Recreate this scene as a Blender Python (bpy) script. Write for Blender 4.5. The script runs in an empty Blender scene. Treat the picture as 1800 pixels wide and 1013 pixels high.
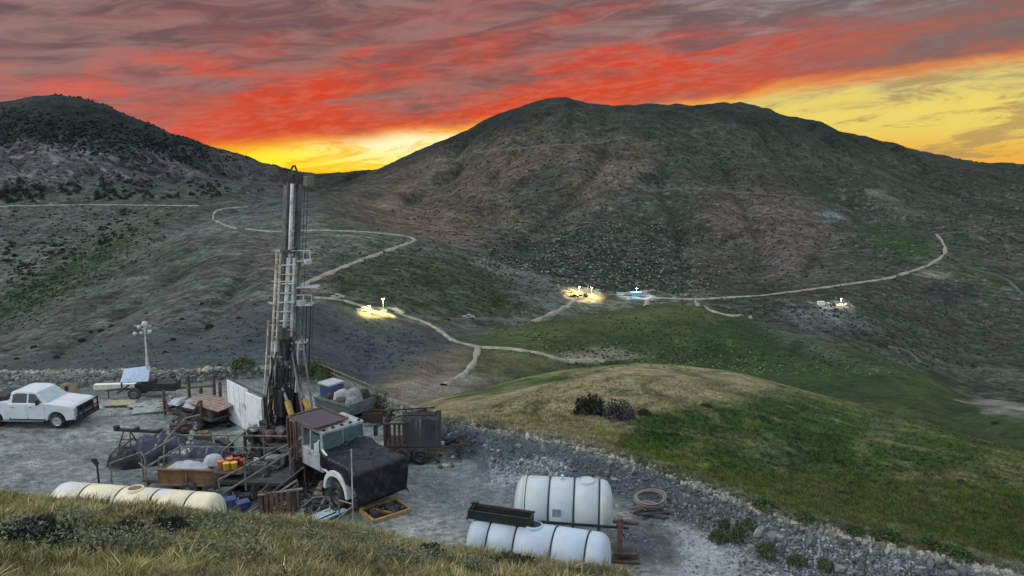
import bpy, math, random
import numpy as np
from mathutils import Vector, Matrix
random.seed(7); RNG = np.random.default_rng(11)
R = math.radians; PI = math.pi
scene = bpy.context.scene
COL = bpy.context.collection

# ---------------------------------------------------------------- camera
F, W0, H0 = 1300.0, 1800.0, 1013.0
CAMH = 13.0
TH = math.atan((506.5 - 280.0) / F)
CT, ST = math.cos(TH), math.sin(TH)
cd = bpy.data.cameras.new('camera'); cam = bpy.data.objects.new('camera', cd); COL.objects.link(cam)
cam.location = (0, 0, CAMH); cam.rotation_euler = (R(90) - TH, 0, 0)
cd.sensor_width = 36; cd.lens = 36 * F / W0; cd.clip_start = 0.1; cd.clip_end = 20000
scene.camera = cam

# ---------------------------------------------------------------- view, sky, sun
scene.view_settings.view_transform = 'Standard'; scene.view_settings.look = 'None'
scene.view_settings.exposure = 0.0; scene.view_settings.gamma = 1
SUN_EL, SUN_AZ = R(40), R(-100)          # the afterglow: broad soft light from the upper left, ahead of the camera
world = bpy.data.worlds.new('World'); scene.world = world; world.use_nodes = True
NT = world.node_tree; NT.nodes.clear()
def nd(nt, t, **k):
    n = nt.nodes.new(t)
    for a, b in k.items(): setattr(n, a, b)
    return n
def mth(nt, op, a, b=None, c=None, clamp=False):
    n = nd(nt, 'ShaderNodeMath', operation=op); n.use_clamp = clamp
    for i, v in enumerate((a, b, c)):
        if v is None: continue
        if isinstance(v, (int, float)): n.inputs[i].default_value = v
        else: nt.links.new(v, n.inputs[i])
    return n.outputs[0]
def mixc(nt, f, a, b, mode='MIX'):
    n = nd(nt, 'ShaderNodeMix', data_type='RGBA', blend_type=mode)
    for s, v in ((n.inputs[0], f), (n.inputs[6], a), (n.inputs[7], b)):
        if isinstance(v, (int, float)): s.default_value = v
        elif isinstance(v, tuple): s.default_value = (*v[:3], 1)
        else: nt.links.new(v, s)
    return n.outputs[2]
def sstep(nt, v, lo, hi):
    n = nd(nt, 'ShaderNodeMapRange', interpolation_type='SMOOTHSTEP')
    nt.links.new(v, n.inputs[0]); n.inputs[1].default_value = lo; n.inputs[2].default_value = hi
    return n.outputs[0]
def lin(c):
    return tuple((x / 255 / 12.92) if x / 255 <= 0.04045 else ((x / 255 + 0.055) / 1.055) ** 2.4 for x in c)
def build_world():
    nt = NT
    tc = nd(nt, 'ShaderNodeTexCoord'); sp = nd(nt, 'ShaderNodeSeparateXYZ'); nt.links.new(tc.outputs['Generated'], sp.inputs[0])
    x, y, z = sp.outputs
    hyp = mth(nt, 'MAXIMUM', mth(nt, 'SQRT', mth(nt, 'ADD', mth(nt, 'MULTIPLY', x, x), mth(nt, 'MULTIPLY', y, y))), 0.02)
    a = mth(nt, 'DIVIDE', x, hyp); s = mth(nt, 'DIVIDE', z, hyp)
    q = mth(nt, 'SUBTRACT', s, mth(nt, 'MULTIPLY', a, 0.10))            # clouds stream up to the right
    def noise(px, qy, det, seed, rough=0.6, dist=0.0):
        c = nd(nt, 'ShaderNodeCombineXYZ')
        nt.links.new(mth(nt, 'MULTIPLY', a, px), c.inputs[0]); nt.links.new(mth(nt, 'MULTIPLY', q, qy), c.inputs[1]); c.inputs[2].default_value = seed
        n = nd(nt, 'ShaderNodeTexNoise'); n.inputs['Scale'].default_value = 1; n.inputs['Detail'].default_value = det
        n.inputs['Roughness'].default_value = rough; n.inputs['Distortion'].default_value = dist
        nt.links.new(c.outputs[0], n.inputs['Vector']); return n.outputs[0]
    n1 = noise(3.6, 15, 7, 3.1, 0.62, 0.5); n2 = noise(10, 48, 8, 8.7, 0.66, 0.7); n3 = noise(40, 190, 4, 1.3, 0.6, 0.3); n4 = noise(1.3, 9, 3, 5.5)
    b = mth(nt, 'SUBTRACT', q, 0.050)
    bw = mth(nt, 'ADD', b, mth(nt, 'MULTIPLY', mth(nt, 'SUBTRACT', n1, 0.5), 0.045))
    # low clear strip: yellow, orange where it meets the land on the right, near white over the saddle
    yel = mixc(nt, sstep(nt, s, 0.0, 0.045), lin((240, 176, 66)), lin((236, 212, 104)))
    yel_l = mixc(nt, sstep(nt, s, 0.0, 0.045), lin((255, 236, 30)), lin((255, 214, 40)))
    low = mixc(nt, sstep(nt, a, -0.05, 0.35), yel_l, yel)
    da = mth(nt, 'SUBTRACT', a, -0.14); ds = mth(nt, 'SUBTRACT', s, 0.022)
    g = mth(nt, 'ADD', mth(nt, 'MULTIPLY', mth(nt, 'MULTIPLY', da, da), 90), mth(nt, 'MULTIPLY', mth(nt, 'MULTIPLY', ds, ds), 1500))
    low = mixc(nt, mth(nt, 'MULTIPLY', mth(nt, 'POWER', 2.718, mth(nt, 'MULTIPLY', g, -1)), 0.75), low, (1.0, 1.0, 0.72))
    streak = mth(nt, 'MULTIPLY', sstep(nt, n2, 0.49, 0.62), 0.8)
    low = mixc(nt, mth(nt, 'MULTIPLY', sstep(nt, mth(nt, 'ADD', bw, mth(nt, 'MULTIPLY', mth(nt, 'SUBTRACT', n2, 0.5), 0.10)), -0.045, 0.0), mth(nt, 'MULTIPLY', sstep(nt, a, 0.22, 0.42), 0.85)), low, mixc(nt, sstep(nt, n3, 0.35, 0.65), lin((196, 184, 130)), lin((150, 138, 116))))
    low = mixc(nt, streak, low, mixc(nt, sstep(nt, a, 0.1, 0.4), lin((250, 190, 30)), lin((176, 146, 92))))
    # lit underside: red on the left and middle, duller to the right
    red = mixc(nt, sstep(nt, n1, 0.35, 0.66), lin((214, 64, 28)), lin((204, 76, 44)))
    red = mixc(nt, mth(nt, 'MULTIPLY', sstep(nt, n3, 0.42, 0.66), 0.4), red, lin((222, 118, 92)))
    red = mixc(nt, sstep(nt, a, 0.16, 0.55), red, mixc(nt, sstep(nt, n2, 0.38, 0.62), lin((168, 100, 80)), lin((112, 100, 98))))
    red = mixc(nt, sstep(nt, mth(nt, 'MULTIPLY', a, -1), 0.28, 0.6), red, lin((214, 104, 90)))
    redl = mixc(nt, sstep(nt, bw, -0.006, 0.016), lin((250, 130, 30)), red)
    # thick grey cloud above and in streaks
    grey = mixc(nt, sstep(nt, n2, 0.35, 0.65), lin((94, 82, 84)), lin((142, 116, 112)))
    grey = mixc(nt, sstep(nt, a, 0.05, 0.45), grey, mixc(nt, sstep(nt, n2, 0.45, 0.72), lin((104, 100, 103)), lin((158, 160, 156))))
    hgt = sstep(nt, mth(nt, 'ADD', b, mth(nt, 'MULTIPLY', mth(nt, 'SUBTRACT', n1, 0.5), 0.34)), 0.015, 0.125)
    st2 = mth(nt, 'MULTIPLY', sstep(nt, noise(6.0, 26, 8, 12.2, 0.66, 0.6), 0.44, 0.66), mth(nt, 'MULTIPLY', sstep(nt, b, 0.01, 0.05), 0.8))
    gm = mth(nt, 'MAXIMUM', mth(nt, 'MULTIPLY', hgt, 0.92), st2)
    hi = mixc(nt, gm, redl, grey)
    hi = mixc(nt, mth(nt, 'MULTIPLY', sstep(nt, n4, 0.5, 0.66), mth(nt, 'MULTIPLY', sstep(nt, b, 0.08, 0.16), 0.35)), hi, lin((196, 92, 78)))
    sky = mixc(nt, sstep(nt, bw, -0.014, 0.012), low, hi)
    # the upper dome is broad, pale grey-blue twilight cloud
    over = mixc(nt, sstep(nt, n4, 0.35, 0.65), (0.66, 0.76, 0.90), (0.92, 1.00, 1.10))
    sky = mixc(nt, sstep(nt, s, 0.24, 0.62), sky, over)
    # behind the camera: dull blue-grey sky
    sky = mixc(nt, sstep(nt, mth(nt, 'MULTIPLY', y, -1), -0.1, 0.5), sky, (0.76, 0.84, 0.94))
    em = nd(nt, 'ShaderNodeBackground'); nt.links.new(sky, em.inputs[0]); em.inputs[1].default_value = 1.0
    ni = nd(nt, 'ShaderNodeTexSky', sky_type='NISHITA'); ni.sun_disc = False; ni.sun_elevation = SUN_EL; ni.sun_rotation = SUN_AZ
    bg2 = nd(nt, 'ShaderNodeBackground'); nt.links.new(ni.outputs[0], bg2.inputs[0]); bg2.inputs[1].default_value = 0.002
    ad = nd(nt, 'ShaderNodeAddShader'); nt.links.new(em.outputs[0], ad.inputs[0]); nt.links.new(bg2.outputs[0], ad.inputs[1])
    out = nd(nt, 'ShaderNodeOutputWorld'); nt.links.new(ad.outputs[0], out.inputs[0])
build_world()
sl = bpy.data.lights.new('sun', 'SUN'); sl.energy = 1.3; sl.angle = R(14); sl.color = (1.0, 0.93, 0.86)
so = bpy.data.objects.new('sun', sl); COL.objects.link(so)
sdir = Vector((math.sin(SUN_AZ) * math.cos(SUN_EL), math.cos(SUN_AZ) * math.cos(SUN_EL), math.sin(SUN_EL)))
so.rotation_euler = (-sdir).to_track_quat('-Z', 'Y').to_euler(); so.location = (-40, 40, 60)

# ---------------------------------------------------------------- projection helpers
def ray(px, py):
    u = (np.asarray(px, float) - 900) / F; v = (506.5 - np.asarray(py, float)) / F
    d = CT + v * ST
    return u / d, (-ST + v * CT) / d          # a = X/Y, s = (Z-CAMH)/Y
def pz(px, py, z=0.0):                        # where the sight line through a pixel meets the level z
    a, s = ray(px, py); Y = (z - CAMH) / s
    return Vector((float(a * Y), float(Y), z))
def proj(X, Y, Z):
    dep = Y * CT - (Z - CAMH) * ST; up = Y * ST + (Z - CAMH) * CT
    return 900 + F * X / dep, 506.5 - F * up / dep

def _h(i, j, s):
    n = (i * 374761393 + j * 668265263 + s * 974634777) & 0xffffffff
    n = ((n ^ (n >> 13)) * 1274126177) & 0xffffffff
    return ((n ^ (n >> 16)) & 0xffff) / 65535.0
def vn(x, y, s=0):
    xi = np.floor(x).astype(np.int64); yi = np.floor(y).astype(np.int64); fx = x - xi; fy = y - yi
    fx = fx * fx * (3 - 2 * fx); fy = fy * fy * (3 - 2 * fy)
    return (_h(xi, yi, s) * (1 - fx) + _h(xi + 1, yi, s) * fx) * (1 - fy) + (_h(xi, yi + 1, s) * (1 - fx) + _h(xi + 1, yi + 1, s) * fx) * fy
def fbm(x, y, o=4, s=0, g=0.5):
    r = 0; a = 1; t = 0
    for k in range(o):
        r = r + a * vn(x * 2 ** k + 17.3 * k, y * 2 ** k - 9.1 * k, s + k); t += a; a *= g
    return r / t - 0.5

# ---------------------------------------------------------------- terrain: curves (px, py, then Y or z), lofted into one height field
NC = 1100
A = np.linspace(-0.98, 0.98, NC)
def gs(v, sg):
    k = int(sg * 3); w = np.exp(-0.5 * (np.arange(-k, k + 1) / sg) ** 2); w /= w.sum()
    return np.convolve(np.pad(v, k, mode='edge'), w, 'valid')
def curve(pts, Yp=None, z=None, sm=9):
    p = np.array(pts, float); a, s = ray(p[:, 0], p[:, 1]); o = np.argsort(a)
    sv = gs(np.interp(A, a[o], s[o]), sm)
    if z is not None:
        zz = np.interp(A, *zip(*[(ray(q[0], 600)[0], q[1]) for q in z])) if isinstance(z, list) else z
        Y = (zz - CAMH) / sv
    else:
        Yp = np.array(Yp, float); Y = gs(np.interp(A, ray(Yp[:, 0], 500)[0], Yp[:, 1]), 25)
    return Y, CAMH + sv * Y
C = []
C.append((np.full(NC, 1.2), np.full(NC, 11.35)))
C.append((np.full(NC, 5.0), np.full(NC, 9.7)))
grass = [(-300, 886), (0, 880), (200, 896), (400, 922), (600, 944), (700, 960), (800, 980), (900, 998), (1000, 1008), (1100, 1022), (1200, 1060), (1400, 1150), (1700, 1260), (2200, 1400)]
Yc = [(-300, 17), (900, 16.6), (1200, 15), (1800, 12.5)]
cy, cz = curve(grass, Yc)
C.append((cy * 0.66, np.minimum(CAMH + (cz - CAMH) * 0.66 - 0.6 * 0.6, 9.0)))
C.append((cy, cz))
Y5, Z5 = curve([(-300, 694), (0, 690), (200, 690), (330, 674), (480, 664), (560, 675), (660, 722), (760, 768), (800, 800), (870, 826), (1000, 850), (1130, 888), (1280, 950), (1400, 1012), (1600, 1062), (1760, 1102), (2100, 1190)], z=0.0)
toe = np.interp(A, [-0.8, 0.0, 0.15, 0.6, 0.98], [21.2, 20.3, 19.6, 17.0, 13.5])
C.append((np.minimum(toe, Y5 - 1.0), np.zeros(NC)))
C.append((Y5, Z5))
C6 = curve([(-300, 654), (0, 655), (200, 652), (330, 651), (480, 646), (560, 656), (660, 704), (720, 722), (760, 733), (830, 742), (900, 757), (1000, 775), (1130, 810), (1280, 870), (1400, 915), (1600, 965), (1760, 1010), (2100, 1110)], z=[(-300, .7), (500, .6), (760, .9), (900, 1.2), (2100, 1.1)], sm=6)
C6 = (np.maximum(C6[0], Y5 + 0.6), C6[1]); C.append(C6)
NPAD = len(C)
C.append((C6[0] + 6, np.interp(A, [-0.9, -0.25, -0.12, 0.9], [-5.5, -4.5, -2.6, -2.4])))
Y9, Z9 = curve([(-300, 800), (200, 800), (500, 790), (640, 745), (760, 701), (860, 681), (930, 662), (1000, 650), (1100, 641), (1200, 643), (1300, 655), (1430, 690), (1550, 718), (1700, 765), (1800, 795), (2200, 900)], [(-300, 95), (500, 90), (760, 105), (1000, 140), (1200, 155), (1430, 150), (1600, 120), (1800, 95), (2200, 80)])
C.append((C6[0] * .45 + Y9 * .55, (C6[1] - 3) * .47 + Z9 * .53 + np.interp(A, [0, .2, .5, .9], [0, 1.2, -.8, 0]))); C.append((Y9, Z9))
p10 = [(-300, 720), (0, 712), (200, 712), (480, 708), (560, 712), (640, 720), (700, 712), (760, 712), (860, 716), (1000, 700), (1200, 705), (1430, 730), (1600, 742), (1700, 790), (1800, 800), (2200, 850)]
C.append(curve(p10, [(-300, 130), (500, 125), (760, 150), (1000, 190), (1200, 205), (1430, 190), (1600, 165), (1800, 140), (2200, 130)]))
Y11, Z11 = curve([(-300, 690), (0, 640), (100, 612), (250, 585), (400, 550), (480, 534), (560, 527), (620, 534), (700, 553), (750, 570), (800, 584), (850, 585), (940, 567), (1020, 556), (1100, 546), (1215, 528), (1280, 545), (1340, 568), (1400, 590), (1500, 612), (1620, 655), (1700, 695), (1800, 705), (2200, 740)], [(-300, 200), (480, 230), (700, 260), (840, 265), (1100, 320), (1215, 335), (1500, 290), (1800, 240), (2200, 230)])
C.append((C[-1][0] * .5 + Y11 * .5, C[-1][1] * .5 + Z11 * .5 - np.interp(A, [-.6, -.3, -.2, -.12, 0, .3], [0, 5, 6, -1, -3, -3]) ))
C.append((Y11, Z11))
C.append(curve([(-300, 680), (0, 630), (250, 580), (480, 529), (560, 522), (700, 545), (760, 562), (850, 572), (940, 572), (1100, 566), (1215, 560), (1280, 565), (1400, 600), (1500, 622), (1620, 665), (1700, 705), (1800, 712), (2200, 745)], [(-300, 225), (480, 262), (700, 290), (840, 300), (1100, 365), (1215, 380), (1500, 335), (1800, 300), (2200, 290)]))
Y13, Z13 = curve([(-300, 690), (-100, 640), (0, 594), (100, 532), (180, 494), (250, 458), (310, 428), (360, 410), (420, 402), (480, 404), (560, 398), (640, 402), (740, 420), (850, 452), (1000, 503), (1080, 517), (1215, 519), (1400, 535), (1500, 560), (1620, 610), (1700, 640), (1800, 650), (2200, 660)], [(-300, 300), (0, 340), (250, 420), (480, 480), (740, 500), (1000, 450), (1215, 470), (1500, 420), (1800, 400), (2200, 400)])
C.append((C[-1][0] * .5 + Y13 * .5, C[-1][1] * .5 + Z13 * .5 - np.interp(A, [-.7, -.3, -.1, .1, .3], [0, 2, -4, 0, 2])))
C.append((Y13, Z13))
C.append(curve([(-300, 720), (-100, 700), (0, 650), (100, 595), (250, 510), (310, 452), (420, 420), (480, 418), (560, 414), (640, 418), (740, 440), (850, 475), (1000, 518), (1080, 525), (1215, 514), (1400, 512), (1500, 520), (1620, 545), (1700, 570), (1800, 580), (2200, 590)], [(-300, 400), (250, 500), (480, 570), (740, 600), (1000, 540), (1215, 530), (1500, 520), (1800, 540), (2200, 560)]))
C.append(curve([(-300, 440), (0, 430), (200, 400), (370, 372), (480, 362), (560, 355), (590, 362), (640, 388), (700, 405), (800, 425), (1000, 440), (1200, 445), (1400, 450), (1500, 450), (1620, 440), (1800, 450), (2200, 460)], [(-300, 650), (480, 850), (740, 760), (1000, 700), (1500, 780), (1800, 900), (2200, 1000)]))
C.append(curve([(-300, 290), (0, 285), (200, 290), (370, 315), (480, 332), (560, 328), (590, 335), (700, 335), (800, 330), (1000, 300), (1200, 300), (1400, 310), (1620, 345), (1800, 360), (2200, 365)], [(-300, 1000), (480, 1250), (740, 1100), (1000, 1000), (1500, 1200), (1800, 1500), (2200, 1600)]))
C.append(curve([(-300, 205), (-100, 190), (0, 183), (60, 174), (100, 169), (150, 178), (210, 200), (300, 235), (400, 265), (460, 285), (510, 303), (560, 309), (600, 309), (660, 298), (720, 275), (790, 245), (850, 215), (900, 195), (950, 177), (985, 171), (1030, 180), (1080, 185), (1140, 181), (1200, 184), (1250, 188), (1300, 178), (1340, 187), (1380, 203), (1450, 222), (1520, 243), (1600, 265), (1700, 282), (1740, 288), (1800, 289), (2200, 292)], [(-300, 1400), (300, 1500), (560, 1900), (740, 1600), (1000, 1400), (1300, 1600), (1600, 2200), (1800, 2900), (2200, 3000)], sm=4))
Yl, Zl = C[-1]
C.append((Yl * 1.25, Zl - 0.07 * Yl)); C.append((np.full(NC, 5600.), np.full(NC, -330.))); C.append((np.full(NC, 9000.), np.full(NC, -330.)))
CY = np.array([c[0] for c in C]); CZ = np.array([c[1] for c in C]); K = len(C)
for k in range(1, K): CY[k] = np.maximum(CY[k], CY[k - 1] * 1.01 + 0.05)
hh = CY[1:] - CY[:-1]; dl = (CZ[1:] - CZ[:-1]) / hh
M_ = np.zeros_like(CY); M_[0] = dl[0]; M_[-1] = dl[-1]
w1 = 2 * hh[1:] + hh[:-1]; w2 = hh[1:] + 2 * hh[:-1]
with np.errstate(all='ignore'):
    hm = (w1 + w2) / (w1 / dl[:-1] + w2 / dl[1:])
M_[1:-1] = np.where(dl[:-1] * dl[1:] > 0, hm, 0)
M_ = np.nan_to_num(M_)
rows = [(0, 0.0)]; seg_n = [8, 24, 70, 30, 150, 60, 14, 60, 60, 14, 60, 70, 16, 60, 60, 14, 80, 110, 110, 14, 4, 2]
seg_end = []
for k in range(K - 1):
    n = seg_n[k]
    for i in range(1, n + 1): rows.append((k, i / n))
    seg_end.append(len(rows) - 1)
SEG = np.array([r[0] for r in rows]); TT = np.array([r[1] for r in rows])[:, None]
y0, y1 = CY[SEG], CY[SEG + 1]; h = y1 - y0
GY = 1 / ((1 - TT) / y0 + TT / y1) * 0.6 + (y0 + TT * h) * 0.4
t = (GY - y0) / h
GZ = ((1 + 2 * t) * (1 - t) ** 2 * CZ[SEG] + t * (1 - t) ** 2 * h * M_[SEG] + t * t * (3 - 2 * t) * CZ[SEG + 1] + t * t * (t - 1) * h * M_[SEG + 1])
GX = A[None, :] * GY
rowk = np.array([k + tt for k, tt in rows])[:, None] * np.ones((1, NC))
# relief
isfg = rowk < 4; ispad = (rowk >= 4) & (rowk <= 5); isberm = (rowk > 5) & (rowk < 6.6)
n_s = fbm(GX * 1.1, GY * 1.1, 5, 3); n_m = fbm(GX * .22, GY * .22, 4, 9)
amp = np.where(rowk < 3.6, .35, np.where(rowk < 5, .05, np.where(rowk < 6.7, .30, 0.0)))
amp = np.where(ispad, np.clip(.05 + .25 * (rowk - 4.75) * 4, .05, .30), amp)
GZ = GZ + amp * n_s * np.where(rowk < 6.7, 1, 0)
GZ += np.where(isfg, .5 * n_m * np.clip(rowk - .5, 0, 1), 0)
far = np.clip((rowk - 6.7) / .8, 0, 1)
GZ += far * np.clip(GY, 0, 3000) * (0.006 * fbm(GX / 30, GY / 45, 4, 21) + 0.002 * fbm(GX / 6, GY / 9, 3, 5) * (GY < 500))
gul = 1 - np.abs(fbm(GX / 210 + .4 * fbm(GX / 90, GY / 90, 2, 44), GY / 700, 4, 33)) * 4
GZ += np.where((rowk > 16) & (rowk < 19.02), 1, 0) * np.clip((rowk - 16) / .6, 0, 1) * np.clip((19.02 - rowk) / .25, 0, 1) * (-18 * np.clip(gul, 0, 1) ** 2 + 7)* (GY/1100)
gul2 = 1 - np.abs(fbm(GX / 45, GY / 160, 3, 71)) * 4
GZ += np.clip((rowk - 10) / .6, 0, 1) * np.clip((14.9 - rowk) / .6, 0, 1) * (-2.2 * np.clip(gul2, 0, 1) ** 2)
GPX, GPY = proj(GX, GY, GZ)
# named drainage lines that cut the slopes
GUL = np.zeros(GX.shape)
def ravine(pts, w, dep, lo, hi):
    global GZ, GUL
    m = (rowk > lo) & (rowk < hi); x = GPX[m] + 14 * fbm(GX[m] / 40, GY[m] / 60, 3, 7); y = GPY[m]; dm = np.full(x.shape, 1e9); n = len(pts) - 1; along = np.zeros(x.shape)
    for i, ((x0, y0_), (x1, y1_)) in enumerate(zip(pts[:-1], pts[1:])):
        ex, ey = x1 - x0, y1_ - y0_; tt = np.clip(((x - x0) * ex + (y - y0_) * ey) / (ex * ex + ey * ey), 0, 1); d = (x - x0 - tt * ex) ** 2 + (y - y0_ - tt * ey) ** 2
        along = np.where(d < dm, (i + tt) / n, along); dm = np.minimum(dm, d)
    k = np.exp(-dm / (w * w)) * np.clip(along * 4 + .1, 0, 1) * np.clip((1 - along) * 4, 0, 1); k2 = np.exp(-dm / (w * w * 6)) * np.clip(along * 4, 0, 1) * np.clip((1 - along) * 4, 0, 1)
    dep = dep * .5; k = k * (.55 + .9 * vn(along * 7, along * 0 + w, 4)); GZ[m] += -dep * k - dep * .8 * k2; GUL[m] = np.maximum(GUL[m], k * .7)
for pts, w, dep in (([(1085, 240), (1045, 300), (1000, 345), (960, 385), (910, 440)], 9, 13), ([(1010, 232), (965, 285), (905, 325), (850, 372), (800, 410)], 9, 10), ([(880, 240), (810, 295), (745, 335), (690, 375)], 9, 10),
        ([(1180, 250), (1165, 320), (1195, 380), (1205, 505)], 10, 12), ([(1320, 225), (1420, 290), (1500, 355), (1575, 430)], 12, 14), ([(1240, 240), (1290, 320), (1330, 400), (1340, 500)], 10, 9),
        ([(1420, 240), (1560, 290), (1680, 340), (1780, 380)], 9, 14), ([(780, 275), (700, 322), (630, 352)], 7, 9), ([(60, 215), (160, 260), (280, 300), (400, 335)], 9, 16), ([(250, 240), (340, 280), (440, 320)], 8, 14), ([(20, 200), (10, 260), (60, 320)], 9, 12), ([(1480, 400), (1430, 450), (1400, 505)], 8, 6)): ravine(pts, w, dep, 14.9, 18.9)
for pts, w, dep in (([(400, 425), (280, 500), (140, 590), (20, 660)], 12, 3.5), ([(470, 430), (400, 520), (300, 620)], 12, 3), ([(250, 490), (120, 560), (0, 620)], 8, 2), ([(640, 430), (720, 480), (860, 540)], 10, 3), ([(800, 450), (870, 500), (900, 560)], 9, 3), ([(1300, 565), (1420, 620), (1560, 660)], 9, 2.5), ([(1000, 560), (1150, 600), (1350, 640)], 9, 1.6), ([(1560, 560), (1640, 600), (1720, 650)], 9, 3)): ravine(pts, w, dep, 8.5, 14.9)
GPX, GPY = proj(GX, GY, GZ)
GS = (GZ - CAMH) / GY
GCM = np.maximum.accumulate(np.where(GY > 8, GS, -9), axis=0)
DA = A[1] - A[0]
def col_j(a): return int(min(max(round((a - A[0]) / DA), 0), NC - 1))
def hit(px, py):                      # a pixel of the photograph onto the land it shows
    a, s = ray(px, py); a = float(a); s = float(s); j = col_j(a)
    i = int(np.searchsorted(GCM[:, j], s)); i = min(i, len(rows) - 3)
    i0 = max(i - 1, 0); d = GS[i, j] - GS[i0, j]; f = min(max((s - GS[i0, j]) / d if abs(d) > 1e-9 else 1, 0), 1)
    Y = GY[i0, j] * (1 - f) + GY[i, j] * f; Z = GZ[i0, j] * (1 - f) + GZ[i, j] * f
    return Vector((a * Y, Y, Z))
def zat(X, Y):
    f = (X / Y - A[0]) / DA; j = int(min(max(math.floor(f), 0), NC - 2)); f = min(max(f - j, 0), 1)
    return float(np.interp(Y, GY[:, j], GZ[:, j]) * (1 - f) + np.interp(Y, GY[:, j + 1], GZ[:, j + 1]) * f)

# ---------------------------------------------------------------- materials
E_CAL = 0.80
def alb(c): return np.array(lin(c)) / E_CAL
MATS = {}
def mat(name, c, rough=.6, metal=0., var=.18, scale=6., dirt=None, dirt_amt=.0, bump=.0, emit=None, spec=.4, raw=False):
    if name in MATS: return MATS[name]
    m = bpy.data.materials.new(name); m.use_nodes = True; nt = m.node_tree; bs = nt.nodes['Principled BSDF']
    c = tuple(c) if raw else tuple(min(.85, v) for v in alb(c))
    tc = nd(nt, 'ShaderNodeTexCoord')
    n = nd(nt, 'ShaderNodeTexNoise'); n.inputs['Scale'].default_value = scale; n.inputs['Detail'].default_value = 6; n.inputs['Roughness'].default_value = .65
    nt.links.new(tc.outputs['Object'], n.inputs['Vector'])
    f = sstep(nt, n.outputs[0], .3, .7)
    col = mixc(nt, f, tuple(v * (1 - var) for v in c), tuple(min(.9, v * (1 + var)) for v in c))
    if dirt is not None:
        n2 = nd(nt, 'ShaderNodeTexNoise'); n2.inputs['Scale'].default_value = scale * .45; n2.inputs['Detail'].default_value = 8; n2.inputs['Roughness'].default_value = .7
        mp = nd(nt, 'ShaderNodeMapping'); mp.inputs['Location'].default_value = (3.3, 1.7, 9); nt.links.new(tc.outputs['Object'], mp.inputs[0]); nt.links.new(mp.outputs[0], n2.inputs['Vector'])
        d = mth(nt, 'MULTIPLY', sstep(nt, n2.outputs[0], .47, .62), dirt_amt)
        col = mixc(nt, d, col, tuple(alb(dirt)))
    nt.links.new(col, bs.inputs['Base Color'])
    bs.inputs['Roughness'].default_value = rough; bs.inputs['Metallic'].default_value = metal; bs.inputs['Specular IOR Level'].default_value = spec
    rr = mth(nt, 'ADD', mth(nt, 'MULTIPLY', n.outputs[0], .25), rough - .12, clamp=True); nt.links.new(rr, bs.inputs['Roughness'])
    if bump:
        bp = nd(nt, 'ShaderNodeBump'); bp.inputs['Strength'].default_value = bump; bp.inputs['Distance'].default_value = .03
        nt.links.new(n.outputs[0], bp.inputs['Height']); nt.links.new(bp.outputs[0], bs.inputs['Normal'])
    if emit: bs.inputs['Emission Color'].default_value = (*emit[0], 1); bs.inputs['Emission Strength'].default_value = emit[1]
    MATS[name] = m; return m
def vcol_mat(name, scales, lo=.55, hi=1.5, bump=.5, bdist=.1, rough=.95, sharp=.5):
    m = bpy.data.materials.new(name); m.use_nodes = True; nt = m.node_tree; bs = nt.nodes['Principled BSDF']
    at = nd(nt, 'ShaderNodeAttribute'); at.attribute_name = 'Col'; ge = nd(nt, 'ShaderNodeNewGeometry')
    col = at.outputs['Color']; hgt = None
    for sc, am in scales:
        n = nd(nt, 'ShaderNodeTexNoise'); n.inputs['Scale'].default_value = sc; n.inputs['Detail'].default_value = 5; n.inputs['Roughness'].default_value = .7
        nt.links.new(ge.outputs['Position'], n.inputs['Vector'])
        k = mth(nt, 'ADD', mth(nt, 'MULTIPLY', mth(nt, 'SUBTRACT', sstep(nt, n.outputs[0], .5 - .2 * (1.2 - sharp), .5 + .2 * (1.2 - sharp)), .5), am), 1.0)
        cb = nd(nt, 'ShaderNodeCombineColor'); [nt.links.new(k, cb.inputs[i]) for i in range(3)]
        col = mixc(nt, 1.0, col, cb.outputs[0], 'MULTIPLY'); hgt = n.outputs[0] if hgt is None else mth(nt, 'ADD', hgt, n.outputs[0])
    nt.links.new(col, bs.inputs['Base Color']); bs.inputs['Roughness'].default_value = rough; bs.inputs['Specular IOR Level'].default_value = .15
    if bump:
        bp = nd(nt, 'ShaderNodeBump'); bp.inputs['Strength'].default_value = bump; bp.inputs['Distance'].default_value = bdist
        nt.links.new(hgt, bp.inputs['Height']); nt.links.new(bp.outputs[0], bs.inputs['Normal'])
    return m
white = mat('white_paint', (205, 216, 228), .38, var=.08, dirt=(120, 118, 112), dirt_amt=.35)
paint_side = mat('truck_white_paint', (184, 191, 196), .4, var=.05, scale=3, dirt=(140, 136, 128), dirt_amt=.25)
whitepanel = mat('white_steel_sheet', (206, 216, 220), .5, var=.08, scale=3, dirt=(130, 138, 140), dirt_amt=.35)
glass = mat('dark_glass', (34, 40, 46), .08, var=.2, spec=.8)
wglass = mat('windscreen_glass', (66, 88, 94), .1, var=.25, scale=2, spec=.8)
rubber = mat('tyre_rubber', (38, 38, 40), .85, var=.3, dirt=(96, 92, 86), dirt_amt=.5)
blk = mat('black_steel', (34, 36, 38), .55, var=.35, dirt=(66, 68, 68), dirt_amt=.4)
steel = mat('grey_steel', (112, 116, 118), .45, .3, var=.25, scale=4, dirt=(76, 62, 52), dirt_amt=.5)
brightsteel = mat('bright_steel', (176, 182, 184), .45, .1, var=.25, scale=3, dirt=(90, 86, 80), dirt_amt=.4)
dsteel = mat('dark_grey_steel', (64, 66, 66), .6, .2, var=.35, scale=4, dirt=(104, 96, 84), dirt_amt=.45)
rust = mat('rusty_steel', (74, 64, 58), .8, .1, var=.35, scale=5, dirt=(60, 48, 42), dirt_amt=.5)
redsteel = mat('faded_red_steel', (92, 72, 68), .7, var=.3, dirt=(60, 52, 48), dirt_amt=.5)
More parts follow.
